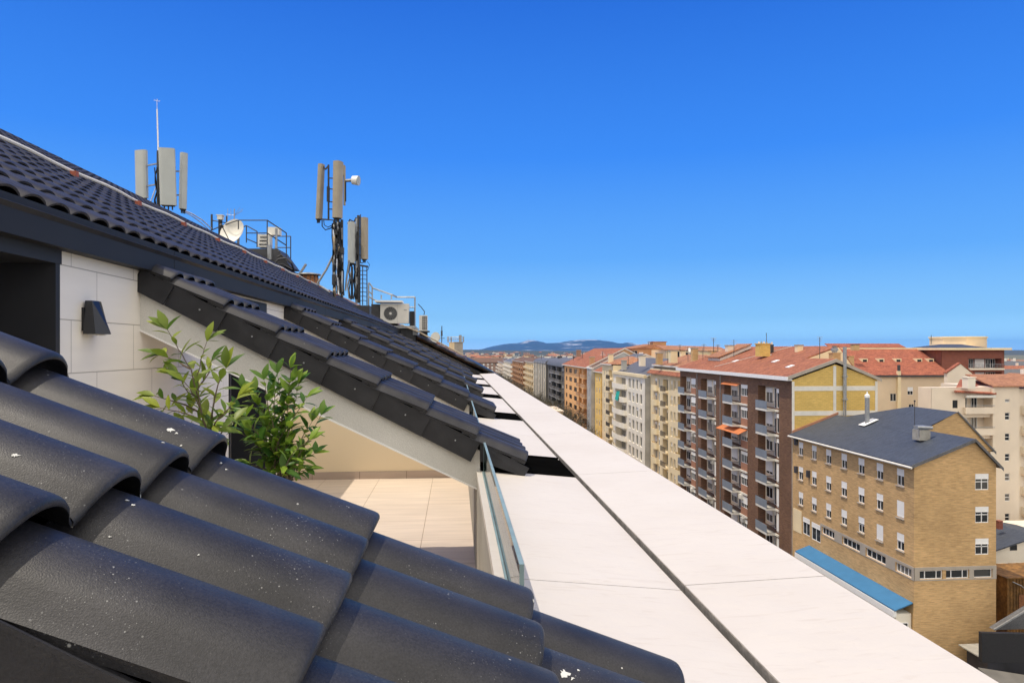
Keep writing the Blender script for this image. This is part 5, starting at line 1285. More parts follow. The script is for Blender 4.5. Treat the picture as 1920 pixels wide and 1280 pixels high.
# ---- big red mansard building
Y = 125
x0 = Xp(1600, 700, Y); x1 = Xp(1778, 700, Y); zt_ = Zp(1700, 704, Y)
wn = []
for px, py, w, h in ((1675, 745, 1.25, 1.5), (1675, 778, 1.25, 1.5), (1707, 733, 1.15, 1.5), (1726, 731, .6, 1.3), (1743, 732, 1.1, 1.3), (1709, 764, 1.1, 1.4), (1726, 764, .6, 1.3), (1743, 764, .7, 1.4), (1675, 812, 1.25, 1.5)):
    wn.append((Xp(px, py, Y), w, Zp(px, py+7, Y), h, 'white', .5 if w > 1.12 and px > 1700 else 0))
mr = front_block('mansard_building', 'large peach building with tall red tiled mansard roof and five small dormer windows', x0, x1, Y, Y+16, zt_, 'stucco_peach', wn)
zr = Zp(1700, 655, Y+9)
m = MB(); m.prism([(x0-.5, Y-.45, zt_-.05), (x1+.3, Y-.45, zt_-.05), (x1+.3, Y+9, zr), (x0-.5, Y+9, zr)], (0, 0, .2)); m.box(x0, x1+.2, Y+9, Y+16, zt_, zr)
ro = m.build('roof', 'roof_redx', mr)
m = MB(); m.box(x0, x1+3, Y+8.8, Y+9.4, zr-.1, zr+.35); m.build('cornice', 'stucco_cream', mr)
m = MB(); m.prism([(x0+1, Y+9.6, zr+.3), (x1-2, Y+9.6, zr+.3), (x1-2, Y+12, zr+1.1), (x0+1, Y+12, zr+1.1)], (0, 0, .15)); m.build('upper_roof', 'roof_redx', mr)
m = MB(); m.box(x0, x1, Y-.6, Y-.45, zt_-.2, zt_+.1); m.build('gutter', 'rail_dark', mr)
sl_ = (zr-zt_)/9.45
for px in (1621, 1652, 1684, 1723, 1745):
    yy = Y+4.2; zz = Zp(px, 679, yy); xx = Xp(px, 679, yy)
    m = MB(); m.box(xx-.62, xx+.62, yy-.1, yy+1.6, zz-.35, zz+.75); d_ = m.build('dormer', 'stucco_cream', mr)
    m = MB(); m.box(xx-.4, xx+.4, yy-.14, yy-.1, zz-.15, zz+.55); m.build('pane', 'pane_dark', d_)
m = MB()
for px, py in ((1662, 685), (1724, 684), (1615, 690)):
    yy = Y+2.8; zz = Zp(px, py, yy); xx = Xp(px, py, yy); m.obox((xx, yy, zt_+.3+sl_*(yy-Y)), (.45, 0, 0), (0, .35, .35*sl_), (0, 0, .08))
m.build('skylight', 'white_paint', ro)
# its cream service riser and red flue
q = atY(1686, 705, Y-.4); t = thing('flue', (q.x, q.y, GZ), 'cream boxed flue with dark cowl on the peach wall under the mansard', 'flue')
m = MB(); m.box(q.x-.3, q.x+.3, Y-.5, Y-.02, GZ, Zp(1686, 695, Y)); m.build('casing', 'stucco_cream', t)
m = MB(); m.tube([(q.x, Y-.3, Zp(1686, 695, Y)), (q.x, Y-.3, Zp(1686, 684, Y))], .28, 10); m.build('cowl', 'rail_dark', t, True)
# pale gable in front of its right end
Yg = 117
g0, g1, gp = Xp(1776, 700, Yg), Xp(1832, 700, Yg), Xp(1801, 700, Yg)
t = thing('gable_building', ((g0+g1)/2, Yg+4, GZ), 'pale cream steep gable end standing before the red brick terraces', 'building')
m = MB(); m.prism([(g0, Yg, GZ), (g1, Yg, GZ), (g1, Yg, Zp(1832, 708, Yg)), (gp, Yg, Zp(1801, 682, Yg)), (g0, Yg, Zp(1776, 700, Yg))], (0, .8, 0)); m.build('wall', 'stucco_pale', t)
m = MB(); a = Vector((g0-.2, Yg-.1, Zp(1776, 700, Yg)+.02)); b = Vector((gp, Yg-.1, Zp(1801, 682, Yg)+.02)); c = Vector((g1+.2, Yg-.1, Zp(1832, 708, Yg)+.02))
m.prism([a, b, c, c+Vector((0, 0, .22)), b+Vector((0, 0, .25)), a+Vector((0, 0, .22))], (0, .9, 0)); m.build('coping', 'roof_redx', t)
# ---- red brick block with terraces
Y = 128
x0, x1 = Xp(1765, 700, Y), Xp(1883, 700, Y)
t = thing('terraced_block', ((x0+x1)/2, Y+8, GZ), 'red brick block with wide terrace openings under a cream cornice, upper right', 'building')
xa, xb = Xp(1816, 700, Y), Xp(1878, 700, Y)
rects = [(xa, xb, Zp(1850, 690, Y), Zp(1850, 672, Y), 1.6), (xa, xb, Zp(1850, 716, Y), Zp(1850, 697, Y), 1.6), (xa, xb, Zp(1850, 742, Y), Zp(1850, 723, Y), 1.6)]
m = MB(); wall_open(m, (0, Y, 0), (1, 0, 0), (0, -1, 0), x0, x1, GZ, Zp(1850, 656, Y), rects, 0, 0)
m.box(x0, x1, Y+1.65, Y+14, GZ, Zp(1850, 656, Y)-.02); m.box(x0, x0+.05, Y, Y+1.6, GZ, Zp(1850, 656, Y)-.02); m.box(x1-.05, x1, Y, Y+1.6, GZ, Zp(1850, 656, Y)-.02); m.build('wall', 'brick_red', t)
for a, b, c, d, e in rects:
    for k in range(3): window(t, (a+(k+.5)*(b-a)/3, Y+1.5, c), 'Y', (b-a)/3-.3, (d-c)-.1, 'white', 0 if k != 1 else .9, True)
    m = MB(); m.box(a-.4, b+.2, Y-.5, Y-.002, c-.35, c); o = m.build('slab_edge', 'stucco_pale', t)
    m = MB(); m.box(a-.4, b+.2, Y-.5, Y-.46, c+.85, c+.9)
    for k in range(26): xx = a-.4+k*(b-a+.6)/26; m.box(xx, xx+.04, Y-.5, Y-.46, c, c+.85)
    m.build('railing', 'galv', o)
m = MB(); m.box(x0-1, x1+.8, Y-1.0, Y+14, Zp(1850, 656, Y), Zp(1850, 652, Y)); m.build('cornice', 'stucco_cream', t)
m = MB(); zc = Zp(1850, 652, Y); m.raw([(Xp(1765, 652, Y), Y, zc), (Xp(1852, 652, Y), Y, zc), (Xp(1852, 652, Y), Y+10, zc), (Xp(1765, 652, Y), Y+10, zc), (Xp(1790, 652, Y), Y+4, zc+.75), (Xp(1830, 652, Y), Y+4, zc+.75)], [(0, 1, 5, 4), (1, 2, 5), (2, 3, 4, 5), (3, 0, 4)]); m.build('roof', 'slate', t)
q = atY(1805, 655, Y); m = MB(); m.box(Xp(1778, 690, Y-.4), Xp(1795, 690, Y-.4), Y-.9, Y, Zp(1785, 697, Y), Zp(1785, 678, Y)); 
# octagonal tower
Y = 136; c = (Xp(1796, 650, Y+5.5), Y+5.5)
t = thing('octagonal_tower', (c[0], c[1], Zp(1796, 658, Y)-3), 'octagonal cream rooftop tower, highest thing at the upper right', 'tower')
m = MB(); r = (Xp(1842, 650, Y)-Xp(1750, 650, Y))/2
oct_ = [(c[0]+r*math.cos(math.pi/8+math.pi/4*k), c[1]+r*math.sin(math.pi/8+math.pi/4*k)) for k in range(8)]
m.prism([(x, y, Zp(1796, 662, Y)-3) for x, y in oct_], (0, 0, Zp(1796, 633, Y)-Zp(1796, 662, Y)+3)); m.build('wall', 'stucco_peach', t)
m = MB(); m.prism([(c[0]+(x-c[0])*1.04, c[1]+(y-c[1])*1.04, Zp(1796, 633, Y)) for x, y in oct_], (0, 0, .3)); m.build('cornice', 'stucco_cream', t)
aerial(1746, 645, 628, 138, 'short dark vent pipe left of the octagonal tower', False)
chim(1601, 1612, 646, 657, 133, 'brick_tan', 'chimney', 'dark brick chimney at the left end of the mansard roof', 'chimney', capm='rail_dark')
# ---- cream stepped building with terraces
Y = 86
x0, x1 = Xp(1746, 760, Y), Xp(1862, 760, Y); zt_ = Zp(1780, 727, Y)
xa, xb = Xp(1810, 760, Y), Xp(1860, 760, Y)
t = thing('stepped_building', ((x0+x1)/2, Y+6, GZ), 'cream stepped building with curved terraces and small red roof behind the slate one', 'building')
fz = [Zp(1830, 768, Y), Zp(1830, 808, Y), Zp(1830, 848, Y), Zp(1830, 888, Y), Zp(1830, 928, Y)]
rects = [(xa, xb, z, z+1.85, 1.4) for z in fz]+[(Xp(1786, 765, Y), Xp(1796, 765, Y), Zp(1790, 765, Y), Zp(1790, 750, Y), .15)]
m = MB(); wall_open(m, (0, Y, 0), (1, 0, 0), (0, -1, 0), x0, x1, GZ, zt_, rects, 0, 0); m.box(x0, x1, Y+1.45, Y+2.6, GZ, zt_-.01); m.box(x0, x0+.03, Y, Y+1.45, GZ, zt_-.01); m.build('wall', 'stucco_pale', t)
window(t, ((rects[-1][0]+rects[-1][1])/2, Y+.1, rects[-1][2]), 'Y', rects[-1][1]-rects[-1][0], rects[-1][3]-rects[-1][2], 'dark', 0, True)
rr = random.Random(4)
for z in fz:
    window(t, (xa+.9, Y+1.35, z), 'Y', .8, 1.75, 'white', rr.choice((0, .5)), True); window(t, (xa+2.3, Y+1.35, z), 'Y', .9, 1.75, 'white', 0, True)
    m = MB(); m.box(xa-.35, xb+.0, Y-.55, Y-.002, z-.5, z+.35); o = m.build('parapet', 'stucco_pale', t)
    m = MB(); m.tube([(xa-.3, Y-.5, z+.62), (xb, Y-.5, z+.62)], .03, 6); m.tube([(xa-.3, Y-.5, z+.48), (xb, Y-.5, z+.48)], .02, 6); m.build('rail', 'galv', o)
m = MB(); m.prism([(Xp(1783, 737, Y), Y-.6, Zp(1783, 735, Y)), (Xp(1862, 740, Y), Y-.6, Zp(1862, 739, Y)), (Xp(1862, 717, Y+6), Y+6, Zp(1862, 717, Y+6)), (Xp(1800, 712, Y+6), Y+6, Zp(1800, 713, Y+6))], (0, 0, .15)); m.build('roof', 'roof_redx', t)
m = MB(); m.box(Xp(1807, 740, Y), Xp(1862, 740, Y), Y-.5, Y, Zp(1830, 745, Y), Zp(1830, 741, Y)+.05); m.build('eave', 'off_white', t)
t, a, b = chim(1815, 1830, 708, 728, 90, 'stucco_white', 'chimney', 'white slab chimney on the small red roof of the stepped building', 'chimney')
# ---- cream tower block at the right edge
Y = 85.9
x0, x1 = Xp(1863, 760, Y), 84; zt_ = Zp(1890, 725, Y)
wn = [(Xp(1889, 760, Y), .72, Zp(1889, py, Y), .42 if py == 754 else 1.0, 'slide', 0) for py in (754, 787, 826, 864, 901, 939, 976)]
t = front_block('stair_tower', 'tall plain cream tower block with one column of small dark windows, right edge', x0, Xp(1911, 760, Y), Y, Y+10, zt_, 'stucco_pale', wn)
m = MB(); m.box(x0-.35, x0, Y-.3, Y-.02, GZ, zt_-.2); m.build('pilaster', 'stucco_pale', t)
m = MB(); xe = Xp(1911, 760, Y); m.prism([(x0-.4, Y-.4, zt_+.0), (x1, Y-.4, zt_), (x1, Y+7, zt_+1.3), (x0+1.5, Y+7, zt_+1.3)], (0, 0, .15)); m.build('roof', 'roof_orange', t)
m = MB(); m.box(xe, x1, Y+.6, Y+10, GZ, zt_-.3); m.build('side_wing', 'stucco_pale', t)
for k in range(7):
    z = Zp(1915, 775+38*k, Y); balcony(t, ((xe+x1)/2+.4, Y+.6, z), 'Y', x1-xe-.8, 1.0, 'solid', True, 'stucco_pale', 'stucco_white'); window(t, ((xe+3), Y+.56, z), 'Y', 3.4, 2.0, 'dark', 0, True)
# ---- low houses in the court, lower right
Y = 70
x0 = Xp(1862, 1000, Y)
hs = thing('court_house', (x0+4, Y+4, GZ), 'low white house with blue grey gable roof tucked beside the tan brick building', 'house')
zr1, ze1 = Zp(1870, 990, Y+6), Zp(1870, 1031, Y)
m = MB()
xp_ = Xp(1922, 1008, Y)
m.prism([(x0, Y-.4, ze1), (xp_+1.0, Y-.4, Zp(1922, 1006, Y)), (xp_+1.0, Y+8, Zp(1922, 1006, Y)), (x0-1, Y+8, ze1)], (0, 0, .15)); 
m.prism([(xp_+1, Y-.4, Zp(1922, 1006, Y)), (xp_+6, Y-.4, ze1+.4), (xp_+6, Y+8, ze1+.4), (xp_+1, Y+8, Zp(1922, 1006, Y))], (0, 0, .15)); m.build('roof', 'slate', hs)
m = MB(); m.box(x0+.2, xp_+6, Y, Y+7, GZ, ze1-.0); m.prism([(x0+.2, Y, ze1), (xp_+6, Y, ze1), (xp_+1, Y, Zp(1922, 1006, Y)-.05)], (0, 7, 0)); m.build('wall', 'stucco_white', hs)
for px in (1880, 1903): window(hs, (Xp(px, 1065, Y), Y-.03, Zp(px, 1078, Y)), 'Y', 1.2, 1.35, 'white', .6, True)
window(hs, (Xp(1900, 1027, Y), Y-.03, Zp(1900, 1031, Y)), 'Y', .8, .6, 'dark', 0, True)
Y = 78
t = thing('court_house', (Xp(1900, 1000, Y)+3, Y+3, GZ), 'low house with bright orange tile roof behind the blue grey one', 'house')
x0 = Xp(1878, 1000, Y)
m = MB(); m.box(x0, x0+12, Y, Y+3.5, GZ, Zp(1890, 990, Y)); m.build('wall', 'stucco_pale', t)
m = MB(); m.prism([(x0-.3, Y-.4, Zp(1880, 992, Y)), (x0+12, Y-.4, Zp(1880, 992, Y)-1), (x0+12, Y+3.6, Zp(1880, 980, Y+3)), (x0-.3, Y+3.6, Zp(1880, 980, Y+3))], (0, 0, .12)); m.build('roof', 'roof_orange', t)
chim(1873, 1881, 977, 992, 77, 'brick_red', 'chimney', 'short red brick chimney between the cream tower and blue grey roof', 'chimney')
Y = 63
x0 = Xp(1888, 1100, Y)
t = thing('shed', (x0+3, Y+2, GZ), 'ochre stained corrugated shed below the low white house', 'shed')
zt_ = Zp(1890, 1084, Y)
m = MB(); m.box(x0, x0+8, Y, Y+4, GZ, zt_)
for k in range(24): m.box(x0+.33*k, x0+.33*k+.12, Y-.05, Y, GZ, zt_)
m.build('wall', 'ochre', t)
m = MB(); m.box(x0-.2, x0+8.2, Y-.2, Y+4.2, zt_, zt_+.12); m.build('roof', 'ochre', t)
m = MB(); m.box(x0+1.2, x0+2.7, Y-.08, Y-.05, zt_-3.4, zt_-1.6); m.build('door', 'rust', t)
m = MB(); m.tube([(x0+.5, Y-.1, zt_-.3), (x0+1.4, Y-.15, zt_-.7), (x0+2.4, Y-.1, zt_-1.6)], .05, 6); m.build('pipe', 'galv', t)
m = MB(); m.box(Xp(1868, 1085, 66), Xp(1886, 1085, 66), 66, 66.3, GZ, Zp(1870, 1082, 66)); 
tag(m.build('court_wall', 'stucco_white', None), 'white court wall between the tan brick building and ochre shed', 'wall')
Y = 52.2
x0 = Xp(1841, 1185, Y)
t = thing('annex', (x0+6, 50, GZ), 'low annex clad in black sheet in the bottom right corner', 'annex')
zt_ = Zp(1841, 1186, Y)
m = MB(); m.prism([(x0, Y, zt_), (x0+14, Y-2, zt_), (x0+14, Y-2, zt_-2.4), (x0, Y, zt_-2.4)], (0, .35, 0)); m.build('wall', 'plate', t)
m = MB(); m.prism([(x0+.3, Y+.4, zt_-2.3), (x0+14, Y-1.6, zt_-2.3), (x0+14, Y+3, zt_-2.3), (x0+.3, Y+3, zt_-2.3)], (0, 0, .1)); m.build('deck', 'concrete', t)
m = MB(); m.box(x0+1, x0+14, Y+.6, Y+2.9, GZ, zt_-2.32); m.build('base', 'shop_dark', t)
m = MB(); m.prism([(x0+1.75, Y+.8, zt_-.15), (x0+9, Y+.3, zt_+4.2), (x0+16, Y+.3, zt_+4.2), (x0+16, Y+.8, zt_-.1)], (0, .6, 0)); m.build('roof', 'slate_grey', t)
m = MB(); m.bar((x0+1.7, Y+.75, zt_-.1), (x0+9, Y+.25, zt_+4.26), .12); m.build('coping', 'galv', t)
m = MB(); m.prism([(x0-1, Y-8, -27.2), (x0+8, Y-8, -29), (x0+9, Y-.8, -27.5), (x0-1, Y-.8, -25.6)], (0, 0, .2)); tag(m.build('ramp', 'stone_grey', None), 'grey concrete ramp in the bottom right corner beside the black annex', 'ramp')
# street level pavilion glimpsed below the yellow blocks
q0 = atD(1118, 822, 190)
t = thing('pavilion', (33, 165, GZ), 'street pavilion with white frame and blue glass near the foot of the yellow blocks', 'pavilion')
m = MB(); m.box(29, 36, 158, 176, GZ, -24.5); m.build('wall', 'stucco_white', t)
m = MB(); m.box(28.6, 36.4, 157.6, 176.4, -24.5, -24.1); m.build('roof', 'galv', t)
for k in range(5): window(t, (28.95, 160+3.4*k, -28.6), 'X', 2.8, 3.6, 'white', 0, False)
t = thing('kiosk', (31, 232, GZ), 'cream street kiosk building beneath the orange block', 'kiosk')
m = MB(); m.box(28, 35, 222, 240, GZ, -20.5); m.build('wall', 'stucco_cream', t)
m = MB(); m.box(27.7, 35.3, 221.7, 240.3, -20.5, -20.1); m.build('cornice', 'stucco_pale', t)
for k in range(4): window(t, (27.95, 225+4*k, -24.5), 'X', 2.4, 2.6, 'white', 0, False)
for i, (y, mat, lab) in enumerate(((182, 'awning_orange', 'rust coloured'), (205, 'shop_dark', 'black'), (150, 'roof_orange', 'orange'), (262, 'shop_dark', 'charcoal'))):
    m = MB(); m.prism([(38.6, y-5, -25.4), (38.6, y+5, -25.4), (36.4, y+5, -26.3), (36.4, y-5, -26.3)], (0, 0, .08)); tag(m.build('awning', mat, None), lab+' shop awning at street level under the far blocks', 'awning')

# ================================================================ GROUND, STREET, TREES, FAR LAND
def sheet(name, x0, x1, y0, y1, z, mat, nx=1, ny=1):
    m = MB()
    for i in range(nx):
        for j in range(ny):
            xa, xb = x0+(x1-x0)*i/nx, x0+(x1-x0)*(i+1)/nx; ya, yb = y0+(y1-y0)*j/ny, y0+(y1-y0)*(j+1)/ny
            m.face([(xa, ya, z), (xb, ya, z), (xb, yb, z), (xa, yb, z)])
    return tag(m.build(name, mat, None), kind='structure')
sheet('ground', -30000, 30000, -20000, 40000, GZ-.06, 'fields')
sheet('city_ground', -900, 1300, -300, 1700, GZ-.02, 'city_floor')
sheet('street', 7, 33, -60, 720, GZ, 'asphalt')
m = MB(); m.box(33, 39.1, -60, 720, GZ-.02, GZ+.13); tag(m.build('pavement', 'paving', None), kind='structure')
m = MB(); m.box(1.7, 7, -60, 720, GZ-.02, GZ+.13); tag(m.build('pavement', 'paving', None), kind='structure')
m = MB()
for k in range(90):
    for x in (13.4, 26.6): m.box(x-.07, x+.07, -40+8*k, -36+8*k, GZ+.004, GZ+.008)
m.box(19.8, 19.95, -60, 700, GZ+.004, GZ+.008); m.box(20.2, 20.35, -60, 700, GZ+.004, GZ+.008); tag(m.build('road_marking', 'white_paint', None), kind='structure')
# street trees: bare limbs with sparse brown green spring crown
def tree_meshes(seed, H=12.0):
    rr = random.Random(seed); tr = MB(); cr = MB(); tr.smooth = True
    def limb(p, d, L, r, dep):
        n = 4; pts = [p]
        for i in range(n):
            d = (d+Vector([rr.uniform(-.18, .18) for _ in range(3)])+Vector((0, 0, .06))).normalized(); pts.append(pts[-1]+d*L/n)
        tr.tube(pts, [r*(1-.45*i/n) for i in range(n+1)], 6 if dep < 2 else 4)
        if dep >= 3:
            for q in range(16):
                c = pts[rr.randint(1, n)]+Vector([rr.gauss(0, .42) for _ in range(3)])
                a = Vector([rr.gauss(0, 1) for _ in range(3)]).normalized(); b = a.cross(Vector((.3, .2, 1))).normalized()
                s_ = rr.uniform(.08, .2); cr.face([c-a*s_, c+b*s_*.6, c+a*s_, c-b*s_*.6])
            return
        for k in range(3+(dep == 0)):
            u = Vector([rr.gauss(0, 1) for _ in range(3)]); u = (u-d*u.dot(d)).normalized()
            limb(pts[rr.randint(2, n)], (d*.75+u*.75).normalized(), L*rr.uniform(.55, .75), r*.55, dep+1)
    limb(Vector((0, 0, 0)), Vector((0, 0, 1)), H*.42, .24, 0)
    return tr.mesh('trunk', 'bark'), cr.mesh('crown', 'leaf_tree')
TM = [tree_meshes(s_) for s_ in (1, 2, 3)]
k = 0
for row_x in (35.2, 31.5, 37.2):
    y = 190 if row_x > 33 else 205
    while y < 600:
        rr = random.Random(k); t = thing('street_tree', (row_x, y, GZ+.1), 'sparse street tree in the row along the avenue pavement', 'tree', 'street trees along the avenue', rr.uniform(0, 6))
        s_ = rr.uniform(.95, 1.2); t.scale = (s_, s_, s_)
        a, b = TM[k % 3]; local(a, 'trunk', (0, 0, 0), t); local(b, 'crown', (0, 0, 0), t); k += 1
        y += 8 if y < 300 else 18
# parked cars in the street (small, partly seen)
def car_mesh():
    m = MB(); prof = [(-2.1, .35), (-2.1, .8), (-1.75, .92), (-1.1, 1.42), (.55, 1.45), (1.15, .98), (2.0, .85), (2.12, .6), (2.1, .35)]
    m.prism([(-.85, y, z) for y, z in prof], (1.7, 0, 0)); return m
cars = []
for i, mat in enumerate(('off_white', 'clip_red', 'stone_grey', 'galv')):
    me = car_mesh().mesh('car_body', mat); w = MB(); w.prism([(-.87, y, z) for y, z in ((-1.5, .98), (-1.05, 1.36), (.5, 1.39), (1.0, 1.0))], (1.74, 0, 0)); g2 = w.mesh('windows', 'pane_dark')
    wh = MB(); wh.tube([(-.1, 0, 0), (.1, 0, 0)], .33, 16); wm_ = wh.mesh('wheel', 'cable_black'); cars.append((me, g2, wm_, ['white', 'red', 'dark grey', 'silver'][i]))
for i, y in enumerate((100, 128, 152, 171, 196, 214, 240, 262)):
    a, b, c, nm = cars[i % 4]; t = thing('parked_car', (32, y, GZ+.0), nm+' car parked along the avenue kerb', 'car', 'cars parked along the kerb'); local(a, 'body', (0, 0, 0), t); local(b, 'windows', (0, 0, 0), t)
    for x in (-.78, .78):
        for yy in (-1.3, 1.3): local(c, 'wheel', (x, yy, .33), t)

# ---- the distant town: individual small buildings
rr = random.Random(2024); protos = []
kinds = [('stucco_cream', 'roof_red'), ('stucco_white', 'roof_orange'), ('brick_orange', 'roof_brown'), ('stucco_pale', 'roof_red'), ('stucco_white', 'slate_grey'), ('stucco_peach', 'roof_orange'), ('brick_far', 'roof_red')]
for i, (wm_, rm_) in enumerate(kinds):
    m = MB(); w, d, h = 9+2*(i % 3), 11+3*(i % 2), 1.0
    m.box(-w, w, -d/2, d/2, 0, 10, 0)
    for fl_ in range(3):
        for q in range(6): m.box(-w+1+q*(2*w-2)/6+.5, -w+1+q*(2*w-2)/6+1.9, -d/2-.05, -d/2, 1+3*fl_, 2.6+3*fl_, 2)
    m.prism([(-w-.5, -d/2-.5, 10), (-w-.5, d/2+.5, 10), (-w-.5, 0, 12.4)], (2*w+1, 0, 0), 1)
    m.box(w*.3, w*.3+1.2, 1, 2.2, 11, 13.6, 0)
    protos.append((m.mesh('town_house', [wm_, rm_, 'pane_dark']), f'small distant {["cream","white","orange brick","pale","white","peach","brown brick"][i]} building with {["red","orange","brown","red","grey","orange","red"][i]} roof in the far town'))
for k in range(295):
    Y = rr.uniform(720, 2300) if k < 150 else rr.uniform(230, 900) if k < 230 else rr.uniform(2300, 4600)
    if k < 150 or k >= 230: px = rr.uniform(835, 1215)
    else: px = rr.choice((rr.uniform(1050, 1400), rr.uniform(1870, 1960), rr.uniform(1600, 1960)))
    X = Xp(px, 670, Y)
    if 150 <= k < 230 and X < 75: X += rr.uniform(30, 70)
    i = rr.randrange(7); me, lab = protos[i]
    zt_ = rr.uniform(.42, .72) if Y > 700 else rr.uniform(.62, .95)
    o = bpy.data.objects.new('town_house', me); COL.objects.link(o); o.location = (X, Y, GZ); sc_ = 23*zt_/12.4
    o.scale = (rr.uniform(.8, 1.6), rr.uniform(.8, 1.5), sc_); o.rotation_euler = (0, 0, rr.choice((0, .3, -.25, 1.57, 1.3)))
    tag(o, lab, 'building', 'buildings of the far town')

rr = random.Random(31)
spots = [(1075, 672, 225), (1092, 668, 222), (1130, 668, 188), (1178, 684, 160), (1196, 676, 152), (1252, 676, 131), (1290, 672, 116), (1318, 668, 112), (1376, 662, 106), (1216, 650, 216), (1275, 656, 200), (1320, 655, 200), (1035, 676, 300), (1015, 674, 320), (980, 684, 420), (960, 686, 500)]
for px, py, D_ in spots:
    a = atD(px, py, D_); h = rr.uniform(1.2, 2.6); t = thing('aerial', (a.x, a.y, a.z-.6), 'small television aerial standing on a roof of the street row', 'aerial', 'aerials on the far roofs')
    r = .00035*D_; m = MB(); m.tube([(a.x, a.y, a.z-.6), (a.x, a.y, a.z+h)], r, 5); m.build('mast', 'rail_dark', t)
    m = MB(); z = a.z+h-.2
    for q in range(rr.randint(2, 4)): w = rr.uniform(.35, .8); m.tube([(a.x-w, a.y+.15*q, z-.28*q), (a.x+w, a.y-.15*q, z-.28*q)], r*.6, 4)
    m.tube([(a.x-.1, a.y-.6, z), (a.x+.1, a.y+.7, z)], r*.6, 4); m.build('element', 'galv', t)
for px, py, D_, w, mat in ((1110, 676, 205, 1.4, 'brick_orange'), (1145, 672, 178, 1.2, 'stucco_cream'), (1170, 684, 165, 1.1, 'stucco_grey'), (1204, 676, 150, 1.2, 'stucco_pale'), (1236, 672, 134, 1.1, 'brick_tan'), (1262, 668, 128, 1.3, 'stucco_cream'), (1302, 664, 122, 1.0, 'brick_tan'), (1368, 660, 112, 1.1, 'stucco_pale'), (1085, 662, 235, 1.5, 'brick_far'), (1498, 662, 94, .8, 'stucco_cream')):
    a = atD(px, py, D_); t = thing('chimney', (a.x, a.y, a.z-1.2), 'small rendered chimney on a roof of the street row', 'chimney', 'chimneys on the far roofs')
    m = MB(); m.box(a.x-w/2, a.x+w/2, a.y-w/2, a.y+w/2, a.z-1.2, a.z+1.0); m.build('stack', mat, t); m = MB(); m.box(a.x-w*.58, a.x+w*.58, a.y-w*.58, a.y+w*.58, a.z+1.0, a.z+1.18); m.build('cap', 'concrete', t)
# ---- hills and mountains
def ridge(name, prof, Y, depth, mat, seed, rough, kind='structure', base=GZ-.3, step=None, foot=0):
    """terrain strip: crest line given as (lateral px, crest px height)"""
    pts = [(atY(px, 655, Y).x, Zp(px, py, Y)) for px, py in prof]
    xs = [p[0] for p in pts]; x0, x1 = xs[0], xs[-1]; nx = 260; ny = 34; vs = []; fs = []
    def crest(x):
        for (a, za), (b, zb_) in zip(pts, pts[1:]):
            if a <= x <= b: t = (x-a)/(b-a); t = t*t*(3-2*t)*.5+t*.5; return za+(zb_-za)*t
        return pts[-1][1]
    for j in range(ny+1):
        v = j/ny
        for i in range(nx+1):
            x = x0+(x1-x0)*i/nx; c = crest(x)
            e = v/.62 if v < .62 else max(0, (1-v)/.38)
            e = e*e*(3-2*e) if v > .62 else e**(1.3)
            nn = noise.fractal(Vector((x/depth*3.2+seed, v*3.0, seed)), .9, 2.1, 6)
            z = base+(c-base)*e+nn*rough*(c-base)*(e*(1.0-e)*3.2+.24*e)
            vs.append((x, Y+(v-.62)*depth, z))
    for j in range(ny):
        for i in range(nx): a = j*(nx+1)+i; fs.append((a, a+1, a+nx+2, a+nx+1))
    m = MB(); m.raw(vs, fs); o = m.build(name, mat, None, True); return tag(o, kind=kind)
ridge('hills', [(400, 657), (820, 656), (880, 655.2), (940, 656.5), (1010, 657.5), (1080, 658), (1200, 657), (1400, 657), (1600, 656.5), (1800, 657), (1885, 656.5), (1960, 657), (2500, 657)], 5200, 3000, 'hill_green', 3, .22)
def mountain_mat():
    m, N, L, b, g, out = nmat('mountain', (0.025, 0.034, 0.035), 0.95, 0, 0.0006, col2=(0.045, 0.045, 0.043), detail=9)
    n = N.new('ShaderNodeTexNoise'); n.inputs['Scale'].default_value = .0011; n.inputs['Detail'].default_value = 8; n.inputs['Roughness'].default_value = .65
    mp = N.new('ShaderNodeVectorMath'); mp.operation = 'MULTIPLY'; mp.inputs[1].default_value = (.6, .6, 5); L.new(g.outputs['Position'], mp.inputs[0]); L.new(mp.outputs[0], n.inputs['Vector'])
    r = N.new('ShaderNodeMapRange'); r.inputs[1].default_value = .56; r.inputs[2].default_value = .64; L.new(n.outputs[0], r.inputs[0])
    mx = N.new('ShaderNodeMix'); mx.data_type = 'RGBA'; L.new(r.outputs[0], mx.inputs[0]); L.new(out, mx.inputs[6]); mx.inputs[7].default_value = (.55, .55, .56, 1); L.new(mx.outputs[2], b.inputs['Base Color'])
mountain_mat()
ridge('mountains', [(300, 653.78), (700, 652.56), (850, 655.50), (900, 655.00), (925, 648.90), (950, 644.63), (975, 643.41), (990, 637.31), (1008, 638.53), (1018, 642.80), (1045, 642.80), (1065, 639.75), (1090, 636.94), (1112, 636.70), (1140, 639.14), (1165, 644.02), (1180, 641.58), (1192, 644.63), (1210, 647.68), (1300, 650.12), (1345, 656.00), (1380, 657.00), (1500, 655.00), (1700, 652.56), (1880, 657.00), (1905, 656.00), (1930, 656.50), (2600, 655.00)], 19500, 7000, 'mountain', 8, .45)

